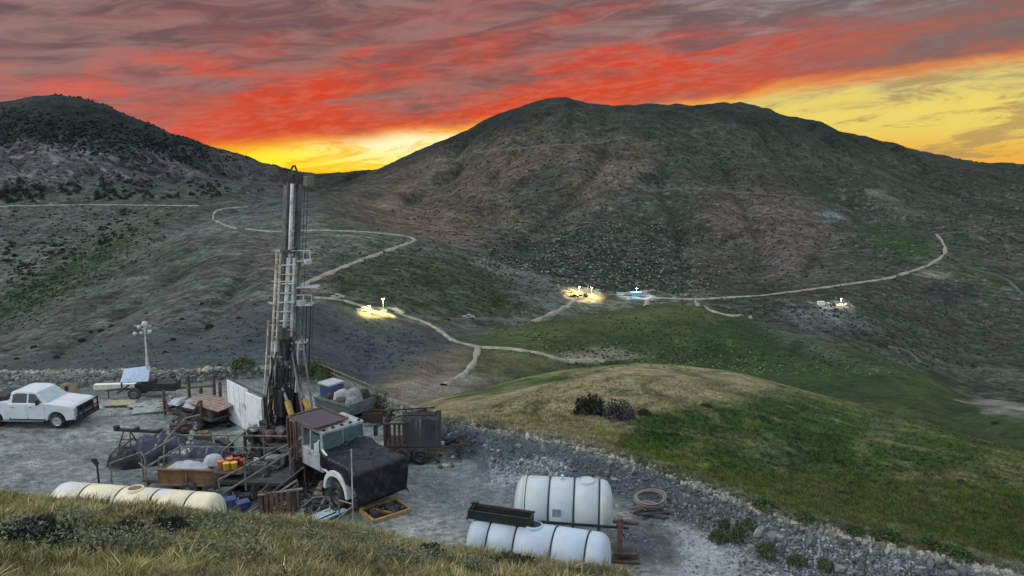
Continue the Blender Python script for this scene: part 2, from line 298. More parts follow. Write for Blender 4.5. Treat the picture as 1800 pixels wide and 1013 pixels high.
pinkboard = mat('weathered_red_board', (136, 116, 112), .85, var=.2, dirt=(92, 80, 76), dirt_amt=.6)
brownw = mat('brown_board', (112, 90, 66), .85, var=.25, scale=3, dirt=(70, 54, 40), dirt_amt=.6)
wood = mat('weathered_timber', (150, 140, 120), .9, var=.25, dirt=(96, 88, 76), dirt_amt=.5)
yel = mat('yellow_paint', (176, 146, 76), .6, var=.25, dirt=(96, 84, 60), dirt_amt=.5)
yelb = mat('bright_yellow_plastic', (200, 156, 54), .5, var=.1)
orange = mat('orange_plastic', (190, 108, 50), .5, var=.12)
redp = mat('red_plastic', (132, 54, 50), .5, var=.15)
bluep = mat('blue_plastic', (50, 64, 108), .45, var=.15, dirt=(90, 96, 110), dirt_amt=.4)
greenp = mat('green_grey_paint', (72, 84, 84), .6, var=.2, dirt=(100, 104, 100), dirt_amt=.5)
poly = mat('white_poly_tank', (160, 176, 190), .5, var=.07, scale=1.5, dirt=(150, 150, 146), dirt_amt=.35, spec=.5)
poly2 = mat('translucent_poly_tank', (162, 173, 178), .5, var=.09, scale=1.5, dirt=(176, 168, 142), dirt_amt=.55)
polyy = mat('yellowed_poly_tank', (206, 198, 168), .5, var=.12, scale=1.2, dirt=(176, 184, 196), dirt_amt=.8)
band = mat('black_strap', (26, 30, 36), .6, var=.2)
tarpb = mat('black_tarpaulin', (17, 23, 31), .42, var=.4, scale=4, bump=.8, spec=.4)
tarpg = mat('grey_tarpaulin', (96, 110, 124), .4, var=.3, scale=3, bump=.3)
bag = mat('white_sack', (148, 154, 160), .8, var=.15, bump=.3)
hose = mat('grey_hose', (108, 108, 104), .6, var=.2)
rock = mat('pale_rock', (134, 140, 142), .95, var=.3, scale=4, bump=.5)
orangewood = mat('yellow_timber', (142, 120, 76), .85, var=.25)
markred = mat('red_marking', (150, 60, 52), .7, var=.2)
lamp_off = mat('lamp_lens', (168, 174, 174), .3, var=.1)
lamp_warm = mat('lamp_glow_warm', (255, 240, 180), .4, emit=((1, .8, .3), 3))
lamp_cold = mat('lamp_glow_cold', (220, 240, 255), .4, emit=((.6, .85, 1), 4))

# ---------------------------------------------------------------- object helpers
def tag(o, label=None, cat=None, group=None, kind=None):
    for k, v in (('label', label), ('category', cat), ('group', group), ('kind', kind)):
        if v: o[k] = v
    return o
def empty(name, loc=(0, 0, 0), rz=0., label=None, cat=None, group=None):
    o = bpy.data.objects.new(name, None); COL.objects.link(o); o.location = loc; o.rotation_euler = (0, 0, rz); o.empty_display_size = .3
    return tag(o, label, cat, group)
def arr_mesh(name, V, Fq, m=None, colr=None, smooth=True):
    me = bpy.data.meshes.new(name); V = np.asarray(V, np.float32); Fq = np.asarray(Fq, np.int32); n = Fq.shape[1]
    me.vertices.add(len(V)); me.vertices.foreach_set('co', V.ravel())
    me.loops.add(Fq.size); me.loops.foreach_set('vertex_index', Fq.ravel())
    me.polygons.add(len(Fq)); me.polygons.foreach_set('loop_start', np.arange(0, Fq.size, n, dtype=np.int32)); me.polygons.foreach_set('loop_total', np.full(len(Fq), n, np.int32))
    me.update(calc_edges=True); me.validate()
    me.polygons.foreach_set('use_smooth', np.full(len(Fq), smooth, bool))
    if colr is not None:
        at = me.attributes.new('Col', 'FLOAT_COLOR', 'POINT'); c = np.ones((len(V), 4), np.float32); c[:, :3] = colr; at.data.foreach_set('color', c.ravel())
    if m: me.materials.append(m)
    return me
def link(name, me, parent=None):
    o = bpy.data.objects.new(name, me); COL.objects.link(o)
    if parent: o.parent = parent
    return o
class MB:
    def __init__(s): s.v = []; s.f = []; s.sm = []
    def add(s, vs, fs, smooth=False):
        b = len(s.v); s.v += [tuple(v) for v in vs]; s.f += [tuple(i + b for i in f) for f in fs]; s.sm += [smooth] * len(fs); return s
    def box(s, c, d, rz=0., rx=0., ry=0.):
        M = Matrix.Rotation(rz, 3, 'Z') @ Matrix.Rotation(ry, 3, 'Y') @ Matrix.Rotation(rx, 3, 'X'); c = Vector(c)
        vs = [c + M @ Vector((x * d[0] / 2, y * d[1] / 2, z * d[2] / 2)) for x in (-1, 1) for y in (-1, 1) for z in (-1, 1)]
        return s.add(vs, [(0, 1, 3, 2), (4, 6, 7, 5), (0, 4, 5, 1), (2, 3, 7, 6), (0, 2, 6, 4), (1, 5, 7, 3)])
    def frame(s, p0, p1):
        p0, p1 = Vector(p0), Vector(p1); d = (p1 - p0).normalized(); u = Vector((0, 0, 1)) if abs(d.z) < .95 else Vector((1, 0, 0))
        x = d.cross(u).normalized(); y = x.cross(d); return p0, p1, x, y
    def beam(s, p0, p1, w, h=None):
        h = h or w; p0, p1, x, y = s.frame(p0, p1)
        vs = [p + x * a * w / 2 + y * b * h / 2 for p in (p0, p1) for a, b in ((-1, -1), (1, -1), (1, 1), (-1, 1))]
        return s.add(vs, [(3, 2, 1, 0), (4, 5, 6, 7), (0, 1, 5, 4), (1, 2, 6, 5), (2, 3, 7, 6), (3, 0, 4, 7)])
    def tube(s, p0, p1, r, r2=None, n=10):
        r2 = r if r2 is None else r2; p0, p1, x, y = s.frame(p0, p1)
        vs = [p + (x * math.cos(2 * PI * i / n) + y * math.sin(2 * PI * i / n)) * q for p, q in ((p0, r), (p1, r2)) for i in range(n)]
        s.add(vs, [(i, (i + 1) % n, n + (i + 1) % n, n + i) for i in range(n)], True)
        return s.add(vs, [tuple(range(n - 1, -1, -1)), tuple(range(n, 2 * n))])
    def path(s, pts, r, n=7):
        for a, b in zip(pts[:-1], pts[1:]): s.tube(a, b, r, n=n)
        return s
    def lathe(s, prof, c=(0, 0, 0), axis='z', n=28, sx=1., sy=1.):   # prof: (radius, height)
        vs = []
        for r, t in prof:
            for i in range(n):
                p, q = r * math.cos(2 * PI * i / n) * sx, r * math.sin(2 * PI * i / n) * sy
                v = {'z': (p, q, t), 'x': (t, p, q), 'y': (p, t, q)}[axis]; vs.append((c[0] + v[0], c[1] + v[1], c[2] + v[2]))
        k = len(prof)
        fs = [(j * n + i, j * n + (i + 1) % n, (j + 1) * n + (i + 1) % n, (j + 1) * n + i) for j in range(k - 1) for i in range(n)]
        if axis == 'y': fs = [f[::-1] for f in fs]
        return s.add(vs, fs, True)
    def prism(s, prof, y0, y1, inset=None):        # profile in x,z swept in y
        n = len(prof); vs = [(x, y0, z) for x, z in prof] + [(x, y1, z) for x, z in prof]
        return s.add(vs, [tuple(range(n)), tuple(range(2 * n - 1, n - 1, -1))] + [(i, n + i, n + (i + 1) % n, (i + 1) % n) for i in range(n)])
    def torus(s, c, R_, r, n=28, m=8, jit=0., tilt=(0, 0)):
        vs = []
        for i in range(n):
            t = 2 * PI * i / n; dz = tilt[0] * math.cos(t) * R_ + tilt[1] * math.sin(t) * R_; rr = R_ * (1 + jit * math.sin(3 * t + c[0] * 9))
            for j in range(m):
                q = 2 * PI * j / m; vs.append((c[0] + (rr + r * math.cos(q)) * math.cos(t), c[1] + (rr + r * math.cos(q)) * math.sin(t), c[2] + dz + r * math.sin(q)))
        return s.add(vs, [(i * m + j, ((i + 1) % n) * m + j, ((i + 1) % n) * m + (j + 1) % m, i * m + (j + 1) % m) for i in range(n) for j in range(m)], True)
    def build(s, name, m, parent=None, bevel=0., label=None):
        me = bpy.data.meshes.new(name); me.from_pydata(s.v, [], s.f); me.update()
        me.polygons.foreach_set('use_smooth', s.sm)
        me.materials.append(m); o = link(name, me, parent)
        import bmesh
        bm = bmesh.new(); bm.from_mesh(me); bmesh.ops.recalc_face_normals(bm, faces=bm.faces); bm.to_mesh(me); bm.free()
        if bevel:
            b = o.modifiers.new('bevel', 'BEVEL'); b.width = bevel; b.segments = 2; b.limit_method = 'ANGLE'; b.angle_limit = R(35)
        if label: o['label'] = label
        return o
def dup(o, parent=None):
    c = o.copy(); COL.objects.link(c); c.parent = parent
    for ch in list(o.children): dup(ch, c)
    return c
def lumpy(name, pts_fn, m, parent=None): pass
def heap(w, d, hgt, seed, n=40, flat=.0, creases=.18):      # a draped tarpaulin or sack heap with thickness down to the ground
    V = []; Fc = []
    for i in range(n + 1):
        for j in range(n + 1):
            x = (i / n * 2 - 1); y = (j / n * 2 - 1); r = max(abs(x) ** 2.2 + abs(y) ** 2.2, 0); b = max(0, 1 - r ** 1.3)
            V.append((x * w / 2, y * d / 2, b))
    V = np.array(V); nz = fbm(V[:, 0] * 1.4 + seed, V[:, 1] * 1.4 - seed, 4, seed); rd = np.abs(fbm(V[:, 0] * 2.2 + seed, V[:, 1] * 2.2, 3, seed + 5))
    V[:, 2] = np.clip(V[:, 2], 0, 1) ** .5 * (hgt * (1 + .9 * nz) - creases * (1 - rd * 4))
    V[:, 2] = np.maximum(V[:, 2], 0); e = V[:, 2] <= 0.001; V[e, 2] = -.02
    Fc = [(i * (n + 1) + j, (i + 1) * (n + 1) + j, (i + 1) * (n + 1) + j + 1, i * (n + 1) + j + 1) for i in range(n) for j in range(n)]
    return V, Fc

# ---------------------------------------------------------------- colour of the land: what grows or lies where, with some shade and lamp glow painted in
def pmask(poly, soft, wob=7, px=None, py=None):
    px = GPXW * 1 if px is None else px; py = GPYW * 1 if py is None else py
    P = np.array(poly, float); ins = np.zeros(px.shape, bool); dm = np.full(px.shape, 1e9)
    for (x0, y0_), (x1, y1_) in zip(P, np.roll(P, -1, 0)):
        cond = ((y0_ > py) != (y1_ > py)); xx = (x1 - x0) * (py - y0_) / ((y1_ - y0_) or 1e-9) + x0
        ins ^= cond & (px < xx)
        ex, ey = x1 - x0, y1_ - y0_; tt = np.clip(((px - x0) * ex + (py - y0_) * ey) / (ex * ex + ey * ey + 1e-9), 0, 1)
        dm = np.minimum(dm, (px - x0 - tt * ex) ** 2 + (py - y0_ - tt * ey) ** 2)
    d = np.sqrt(dm) * np.where(ins, 1, -1)
    u = np.clip(d / soft * .5 + .5, 0, 1); return u * u * (3 - 2 * u)
sx_ = np.clip(GY, 12, 1e5)
wn1 = fbm(GX / sx_ * 22, np.log(sx_) * 30, 4, 81); wn2 = fbm(GX / sx_ * 22 + 50, np.log(sx_) * 30, 4, 95)
GPXW = GPX + wn1 * 60; GPYW = GPY + wn2 * 26
CG = np.zeros(GX.shape + (3,))
def setc(mask, c, amt=1.0):
    global CG
    m = (np.asarray(mask, float) * amt)[..., None]; CG = CG * (1 - m) + alb(c) * m
lay = lambda lo, hi: ((rowk > lo) & (rowk <= hi)).astype(float)
ones = np.ones(GX.shape)
setc(ones, (66, 70, 70))
# far mountains
Lf = lay(15.5, 22)
setc(Lf, (68, 71, 69)); setc(Lf * (GPX > 560), (64, 66, 58)); setc(Lf * np.clip((GPX - 1250) / 200, 0, 1), (54, 60, 52))
def farm(poly, soft, c, amt, rng=(15.2, 22), wob=1): setc(pmask(poly, soft) * lay(*rng), c, amt)
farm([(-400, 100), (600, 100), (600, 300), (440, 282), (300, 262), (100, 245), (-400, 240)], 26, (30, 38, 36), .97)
farm([(-400, 250), (470, 262), (520, 320), (300, 318), (-400, 330)], 16, (66, 66, 67), .9)
farm([(-400, 316), (340, 320), (470, 345), (370, 366), (-400, 362)], 12, (62, 70, 62), .8)
farm([(-400, 366), (330, 368), (250, 440), (120, 530), (-400, 620)], 14, (76, 82, 76), .7)
farm([(350, 370), (300, 385), (230, 430), (120, 520), (-50, 600), (-60, 560), (80, 480), (200, 410), (300, 372)], 22, (42, 60, 38), .85)
farm([(250, 440), (330, 385), (470, 362), (560, 372), (560, 420), (330, 420)], 14, (80, 90, 84), .75)
farm([(460, 300), (620, 300), (590, 350), (520, 345)], 18, (52, 50, 48), .8)
# big hill
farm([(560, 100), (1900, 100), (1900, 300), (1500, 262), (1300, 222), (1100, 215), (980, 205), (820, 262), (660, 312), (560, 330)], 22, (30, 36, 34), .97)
farm([(620, 350), (760, 290), (900, 250), (1060, 240), (1160, 270), (1040, 380), (920, 430), (800, 430), (690, 400)], 40, (100, 87, 77), .85)
farm([(900, 330), (1060, 260), (1100, 262), (980, 350), (930, 400)], 16, (58, 60, 54), .8)
farm([(1080, 230), (1400, 250), (1800, 330), (1800, 350), (1400, 300), (1160, 290)], 26, (62, 66, 58), .6)
farm([(1180, 350), (1400, 340), (1480, 420), (1420, 480), (1250, 470), (1190, 420)], 36, (84, 75, 71), .75)
farm([(1110, 350), (1200, 350), (1240, 400), (1130, 410)], 22, (62, 70, 58), .7)
farm([(850, 400), (1000, 390), (1180, 400), (1240, 520), (1000, 505), (840, 455)], 26, (58, 62, 60), .7)
farm([(1510, 385), (1640, 415), (1650, 455), (1600, 460), (1540, 430)], 12, (40, 66, 32), .95)
farm([(1500, 340), (1620, 350), (1640, 410), (1520, 385)], 14, (64, 74, 64), .8)
farm([(1660, 390), (1900, 400), (1900, 480), (1740, 470)], 20, (68, 68, 62), .7)
farm([(1640, 280), (1900, 290), (1900, 330), (1600, 318)], 12, (46, 50, 44), .8)
# bare workings on the hill
farm([(1130, 330), (1200, 326), (1250, 334), (1160, 344)], 6, (112, 112, 112), .7)
farm([(1508, 334), (1540, 332), (1585, 350), (1570, 358), (1520, 348)], 6, (124, 124, 116), .8)
farm([(1425, 374), (1480, 370), (1495, 384), (1440, 394)], 7, (96, 108, 112), .8)
setc(Lf * (GPX > 560) * np.clip(gul * 3 - 1.6, 0, 1), (46, 55, 44), .5); setc(Lf * (GPX > 560) * np.clip(.25 - gul * 1.2, 0, 1), (84, 80, 70), .4)
setc(Lf * np.clip(fbm(GX / 60, GY / 200, 5, 91) * 6 - .5, 0, 1), (52, 58, 48), .35)
# lower ground right of the middle, beyond the green hill
Lm = lay(12, 15.5)
setc(Lm, (70, 76, 70)); setc(Lm * (GPX > 1250), (60, 66, 58)); setc(Lm * np.clip(gul2 * 3 - 1.8, 0, 1), (48, 58, 44), .6)
setc(pmask([(600, 470), (720, 440), (860, 470), (960, 520), (900, 560), (760, 560), (620, 530), (560, 515)], 34) * Lm, (50, 62, 44), .9)
setc(pmask([(240, 440), (420, 405), (740, 405), (700, 430), (560, 470), (480, 430), (350, 430)], 22) * Lm, (76, 84, 76), .8)
setc(pmask([(330, 430), (560, 440), (600, 480), (540, 520), (420, 510)], 40) * Lm, (80, 78, 72), .6)
setc(pmask([(840, 455), (1000, 500), (1060, 530), (960, 540), (880, 500)], 22) * Lm, (70, 78, 76), .8)
setc(pmask([(1380, 540), (1500, 545), (1540, 570), (1420, 575)], 20) * Lm, (92, 102, 104), .6)
setc(pmask([(1640, 430), (1760, 480), (1800, 520), (1700, 520), (1600, 480)], 20) * (Lf + Lm), (58, 70, 50), .7)
setc(pmask([(1615, 505), (1700, 502), (1720, 520), (1660, 530), (1620, 522)], 10) * (Lf + Lm), (44, 46, 50), .8)
setc(pmask([(1605, 478), (1640, 476), (1680, 484), (1650, 490)], 5) * (Lf + Lm), (138, 134, 124), .8)
# left hillside and bowl
Lb = lay(8.2, 12.5)
setc(Lb * (GPX < 700), (66, 76, 78))
setc(pmask([(-300, 590), (250, 470), (500, 470), (560, 520), (480, 560), (200, 640), (-300, 660)], 50) * (Lb + Lm) * (GPX < 560), (74, 77, 74), .7)
setc(pmask([(560, 560), (700, 572), (790, 600), (700, 655), (640, 690), (560, 640), (480, 600)], 26) * Lb, (60, 69, 74), .9)  # shadowed slope of the bowl, its bluish shade put into the ground colour
setc(Lb * (GPX >= 640) * (GPX < 900) * pmask([(840, 606), (870, 640), (800, 720), (640, 720), (700, 650), (800, 605)], 20), (104, 98, 84), .9)
# right green hill
Lr = Lb * np.clip((GPX - 800) / 60, 0, 1)
setc(Lr, (50, 66, 40)); setc(Lr * pmask([(820, 590), (1100, 548), (1220, 532), (1290, 560), (1100, 590), (960, 600)], 16), (80, 88, 54), .7)
setc(Lr * pmask([(1080, 570), (1300, 570), (1600, 640), (1700, 690), (1300, 650), (1120, 610)], 26), (42, 66, 34), .8)
setc(Lr * pmask([(1300, 555), (1420, 590), (1560, 650), (1500, 640), (1330, 590)], 12), (84, 92, 84), .5)
setc(Lr * pmask([(1000, 615), (1080, 612), (1150, 628), (1130, 636), (1020, 640), (990, 634)], 8), (136, 130, 116), .9)
setc(Lr * pmask([(850, 618), (980, 622), (1000, 645), (860, 664), (840, 650)], 12), (92, 92, 66), .8)
setc(Lb * pmask([(700, 672), (820, 660), (900, 668), (760, 700), (700, 706)], 10), (122, 118, 110), .85)
setc(Lb * pmask([(1690, 700), (1790, 700), (1900, 705), (1900, 735), (1740, 730)], 8), (128, 124, 122), .85)
# spur below the pad
La = lay(6.3, 9.0)
setc(La, (84, 92, 52))
setc(La * pmask([(700, 720), (760, 690), (1000, 645), (1200, 636), (1330, 650), (1450, 690), (1380, 700), (1240, 720), (1130, 725), (1080, 790), (900, 770), (780, 740)], 14), (128, 122, 92))
setc(La * pmask([(770, 694), (900, 668), (1010, 654), (1000, 668), (880, 690), (800, 702)], 6), (52, 78, 38), .9)
setc(La * pmask([(1090, 745), (1280, 700), (1420, 688), (1560, 730), (1760, 790), (1640, 840), (1450, 830), (1280, 830), (1150, 800)], 22), (44, 70, 30), .95)
setc(La * pmask([(1530, 735), (1580, 745), (1600, 770), (1550, 765)], 16), (86, 88, 78), .6)
setc(La * pmask([(1280, 770), (1400, 770), (1440, 830), (1340, 830)], 30), (66, 82, 66), .5)
setc(La * pmask([(1380, 860), (1600, 850), (1900, 870), (1900, 1200), (1700, 1010), (1450, 920)], 30), (72, 84, 46), .65)
setc(La * pmask([(1600, 830), (1760, 820), (1790, 840), (1680, 860)], 14), (118, 112, 78), .6)
stk = fbm((GX - .5 * GY) / 3.0, (GX + GY) / 26., 4, 66)
setc(La * np.clip(stk * 5 - .2, 0, 1), (40, 58, 28), .55); setc(La * np.clip(-stk * 5 - .5, 0, 1), (112, 110, 72), .45)
rg = fbm(GX / 2.2, GY / 4.5, 4, 67); setc(La * np.clip(rg * 7 - .6, 0, 1), (52, 66, 36), .6); setc(La * np.clip(-rg * 7 - .9, 0, 1), (118, 112, 82), .5)
setc(Lr * np.clip(fbm(GX / 9, GY / 26, 4, 68) * 6 - .4, 0, 1), (74, 82, 52), .45); setc(Lr * np.clip(fbm(GX / 7, GY / 22, 4, 69) * 6 - .4, 0, 1), (40, 56, 34), .55)
# pad and rubble bank
Lp = lay(4.0, 6.3)
pn = fbm(GX * .35, GY * .5, 5, 61)
pn2 = fbm(GX * 1.6, GY * 3.0, 4, 62)
setc(Lp, (124, 130, 126)); setc(Lp * np.clip(pn * 5 + .1, 0, 1), (106, 113, 112), .8); setc(Lp * np.clip(-pn * 5, 0, 1), (142, 147, 142), .7); CG *= (1 + (.8 * pn2 + 1.3 * fbm(GX * 5, GY * 8, 3, 64)) * Lp)[..., None]
trk = np.exp(-((GY - (33 + .18 * GX + 1.2 * np.sin(GX * .3))) / .35) ** 2) + np.exp(-((GY - (35 + .18 * GX + 1.2 * np.sin(GX * .3))) / .35) ** 2)
setc(Lp * np.clip(trk, 0, 1) * (GPX < 480), (94, 100, 100), .5)
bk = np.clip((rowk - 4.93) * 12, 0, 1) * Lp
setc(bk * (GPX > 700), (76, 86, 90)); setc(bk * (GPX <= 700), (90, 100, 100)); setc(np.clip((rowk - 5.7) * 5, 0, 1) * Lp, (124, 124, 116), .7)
setc(Lp * pmask([(730, 820), (900, 800), (1000, 870), (880, 960), (760, 900)], 30), (78, 92, 102), .6)
setc(Lp * pmask([(1090, 920), (1180, 940), (1250, 1000), (1150, 1000), (1080, 975)], 20), (66, 72, 76), .8)
setc(Lp * pmask([(1180, 930), (1300, 960), (1300, 1013), (1200, 1020)], 22), (146, 153, 156), .8)
setc(Lp * pmask([(860, 815), (960, 805), (1000, 830), (930, 850), (870, 855)], 12), (132, 140, 146), .8)
setc(Lp * pmask([(440, 760), (620, 780), (640, 900), (720, 900), (560, 920), (440, 880)], 30), (66, 72, 74), .75)
setc(Lp * pmask([(190, 790), (520, 790), (520, 900), (190, 860)], 22), (88, 96, 98), .6)
# near grass bank
Ls = lay(-1, 4.0)
fn = fbm(GX * .8, GY * .8, 5, 77)
setc(Ls, (104, 100, 70)); setc(Ls * np.clip(fn * 5, 0, 1), (74, 78, 50), .8); setc(Ls * np.clip(-fn * 5 - .3, 0, 1), (140, 134, 112), .8)
setc(pmask([(626, 546), (650, 538), (695, 540), (702, 550), (680, 558), (640, 560)], 4) * (Lb + Lm), (170, 160, 130), .95)  # bare worksite pads, lightened so the colour carries part of the lamp glow
setc(pmask([(1000, 514), (1020, 506), (1060, 510), (1070, 522), (1050, 528), (1003, 526)], 4) * (Lb + Lm + Lf), (170, 160, 130), .95)
setc(pmask([(1432, 530), (1490, 530), (1500, 542), (1440, 544)], 4) * (Lb + Lm + Lf), (150, 146, 130), .95)
setc(pmask([(1096, 514), (1140, 514), (1150, 526), (1100, 526)], 4) * (Lb + Lm + Lf), (150, 150, 146), .9)
setc(GUL * lay(8.2, 19), (42, 54, 40), .6)
# mottling over everything beyond the pad
mo = fbm(GX / sx_ * 90, np.log(sx_) * 160, 4, 15); mo2 = fbm(GX / sx_ * 14, np.log(sx_) * 26, 3, 16)
bey = (rowk > 6.2)
CG *= np.where(bey, 1 + .9 * mo + .7 * mo2, 1)[..., None]
tint = fbm(GX / sx_ * 30, np.log(sx_) * 60, 3, 18)[..., None] * bey[..., None]
CG = CG * (1 + tint * np.array([.22, -.02, .0]))
# pale crags across the left mountain
cr = np.clip((fbm(GX / sx_ * 110, np.log(sx_) * 110, 3, 55) - .06) * 9, 0, 1) * pmask([(-400, 255), (120, 250), (330, 270), (340, 300), (220, 318), (-400, 345)], 18) * lay(16, 22)
setc(cr, (122, 122, 124), .55)
cr = np.clip((fbm(GX / sx_ * 110, np.log(sx_) * 110, 3, 57) - .16) * 9, 0, 1) * lay(16, 22) * (GPY > 330)
setc(cr, (110, 108, 98), .5)
CG *= np.where(rowk > 15, .80, np.where(rowk > 9, .88, 1))[..., None]   # dark sage country
CG = np.clip(CG, .004, .8)

def grid_obj(name, r0, r1, m):
    X, Y, Z, c = GX[r0:r1 + 1], GY[r0:r1 + 1], GZ[r0:r1 + 1], CG[r0:r1 + 1]; nr = r1 - r0 + 1
    idx = np.arange(nr * NC).reshape(nr, NC)
    q = np.stack([idx[:-1, :-1], idx[:-1, 1:], idx[1:, 1:], idx[1:, :-1]], -1).reshape(-1, 4)
    return tag(link(name, arr_mesh(name, np.stack([X, Y, Z], -1).reshape(-1, 3), q, m, c.reshape(-1, 3))), kind='structure')
m_fg = vcol_mat('grass_bank_soil', [(9, .6), (45, .6)], bump=.7, bdist=.08)
m_pad = vcol_mat('crushed_gravel', [(3, .35), (14, .6), (55, .55)], bump=.8, bdist=.05)
m_near = vcol_mat('dry_and_green_turf', [(.5, .35), (2.2, .8), (8, .7)], bump=.8, bdist=.25)
m_far = vcol_mat('hillside_scrub', [(.03, .4), (.12, .7), (.4, .9)], bump=.5, bdist=1.6)
grid_obj('grass_bank', 0, seg_end[3], m_fg)
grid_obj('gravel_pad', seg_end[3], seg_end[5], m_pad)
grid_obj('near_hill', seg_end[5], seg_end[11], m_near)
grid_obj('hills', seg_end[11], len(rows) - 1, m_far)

# ---------------------------------------------------------------- dirt roads draped over the land
m_road = mat('pale_dirt_road', (124, 120, 108), .95, var=.35, scale=.35)
m_roadf = mat('faint_dirt_track', (76, 75, 70), .95, var=.2, scale=.1)
def road(pts, w, m=m_road, lift=.5):
    P = []
    for (x0, y0_), (x1, y1_) in zip(pts[:-1], pts[1:]):
        n = max(2, int(math.hypot(x1 - x0, y1_ - y0_) / 4))
        P += [(x0 + (x1 - x0) * i / n, y0_ + (y1_ - y0_) * i / n) for i in range(n)]
    P.append(pts[-1]); pa = np.array(P, float)
    for _ in range(6): pa[1:-1] = (pa[:-2] + 2 * pa[1:-1] + pa[2:]) / 4
    Q = [hit(x, y) for x, y in pa]; q = np.array([(v.x, v.y) for v in Q])
    for _ in range(3): q[1:-1] = (q[:-2] + 2 * q[1:-1] + q[2:]) / 4
    V = []; Fc = []; nw = 5
    for i, (x, y) in enumerate(q):
        d = q[min(i + 1, len(q) - 1)] - q[max(i - 1, 0)]; L = math.hypot(*d) or 1; nx, ny = -d[1] / L, d[0] / L
        # width is real metres; the scrub edge wanders a little
        ww = w * .85 * (1 + .3 * math.sin(i * .9) + random.uniform(-.25, .25))
        for k in range(nw):
            o = (k / (nw - 1) - .5) * ww; X, Y = x + nx * o, y + ny * o
            V.append((X, Y, zat(X, Y) + (lift if 0 < k < nw - 1 else -.1)))
    for i in range(len(q) - 1):
        for k in range(nw - 1): Fc.append((i * nw + k, i * nw + k + 1, (i + 1) * nw + k + 1, (i + 1) * nw + k))
    return tag(link('dirt_road', arr_mesh('dirt_road', V, Fc, m)), kind='structure')
road([(1218, 527), (1340, 520), (1440, 507), (1560, 490), (1630, 468), (1664, 447), (1662, 428), (1646, 412)], 4.2)
road([(1646, 412), (1720, 406), (1800, 396), (1860, 392)], 3.5, m_roadf)
road([(690, 549), (745, 566), (775, 582), (795, 600), (840, 611), (900, 614), (950, 622), (995, 636), (1060, 634)], 3.0)
road([(840, 611), (836, 635), (815, 660), (780, 678)], 2.2)
road([(520, 507), (560, 488), (620, 463), (680, 441), (735, 422), (715, 415), (640, 408)], 3.6)
road([(640, 408), (560, 405), (480, 408), (410, 401), (376, 390), (370, 376), (388, 367), (435, 364)], 3.2)
road([(-60, 364), (0, 363), (150, 360), (350, 362)], 3.4)
road([(552, 524), (600, 527), (640, 540), (690, 550)], 2.8)
road([(936, 566), (975, 550), (1000, 537), (1008, 527), (1030, 522)], 3.3)
road([(790, 563), (850, 561), (935, 566)], 3.2, m_roadf)
road([(1222, 530), (1240, 544), (1280, 556), (1320, 556)], 2.6)
road([(1138, 538), (1132, 527), (1160, 524), (1218, 527)], 3.3)
road([(830, 268), (950, 257), (1060, 250), (1110, 240)], 5, m_roadf)
road([(1130, 336), (1200, 331), (1330, 340), (1430, 350)], 4, m_roadf)
road([(560, 470), (590, 372), (640, 392), (700, 408)], 4, m_roadf) if False else None
road([(1700, 470), (1770, 490), (1800, 520)], 4, m_roadf)
road([(1560, 610), (1600, 618), (1620, 640)], 3, m_roadf)

# ---------------------------------------------------------------- vegetation and loose stone
def ico(sub=1):
    import bmesh
    bm = bmesh.new(); bmesh.ops.create_icosphere(bm, subdivisions=sub, radius=1); V = np.array([v.co[:] for v in bm.verts]); Fc = np.array([[v.index for v in f.verts] for f in bm.faces]); bm.free(); return V, Fc
def scatter_mesh(name, tv, tf, pos, sc, rz, m, cols=None, zs=None):
    n = len(pos); pos = np.array(pos); sc = np.array(sc)[:, None]; c, s = np.cos(rz)[:, None], np.sin(rz)[:, None]
    k = RNG.integers(0, len(tv), n); V = np.empty((n, tv[0].shape[0], 3))
    T = np.array(tv)[k]
    V[..., 0] = (T[..., 0] * c - T[..., 1] * s) * sc; V[..., 1] = (T[..., 0] * s + T[..., 1] * c) * sc; V[..., 2] = T[..., 2] * sc * (1 if zs is None else np.array(zs)[:, None])
    V += pos[:, None, :]
    Fc = (tf[None] + (np.arange(n) * tv[0].shape[0])[:, None, None]).reshape(-1, tf.shape[1])
    cc = None if cols is None else np.repeat(np.array(cols), tv[0].shape[0], 0)
    return arr_mesh(name, V.reshape(-1, 3), Fc, m, cc, smooth=False)
def leafball(n, seed, flat=.8, leaf=.22, rag=.35):
    r = np.random.default_rng(seed); d = r.normal(size=(n, 3)); d /= np.linalg.norm(d, axis=1)[:, None]; d[:, 2] = np.abs(d[:, 2]) * 1.0
    lump = 1 + rag * 2 * fbm(d[:, 0] * 2 + seed, d[:, 1] * 2 + d[:, 2] * 2, 3, seed)
    p = d * (r.uniform(.25, 1, n) ** .4 * lump)[:, None]; p[:, 2] *= flat
    V = []; 
    for q in p:
        a = r.normal(size=3); a /= np.linalg.norm(a); b = np.cross(a, r.normal(size=3)); b /= np.linalg.norm(b); l = leaf * r.uniform(.6, 1.4)
        V += [q - a * l, q + b * l * .5, q + a * l, q - b * l * .5]
    return np.array(V), np.arange(4 * n).reshape(n, 4)
m_bush = vcol_mat('scrub_leaves', [(.8, .5), (4, .5)], bump=0)
m_leafd = mat('dark_juniper_leaves', (38, 44, 38), .9, var=.45, scale=1.5)
m_leafg = mat('green_shrub_leaves', (62, 74, 40), .9, var=.4, scale=2.5)
m_leafs = mat('grey_sage_leaves', (104, 110, 88), .9, var=.35, scale=5)
m_leafp = mat('purple_grey_twigs', (62, 64, 68), .9, var=.3, scale=5)
m_bark = mat('shrub_bark', (72, 64, 54), .95, var=.3)
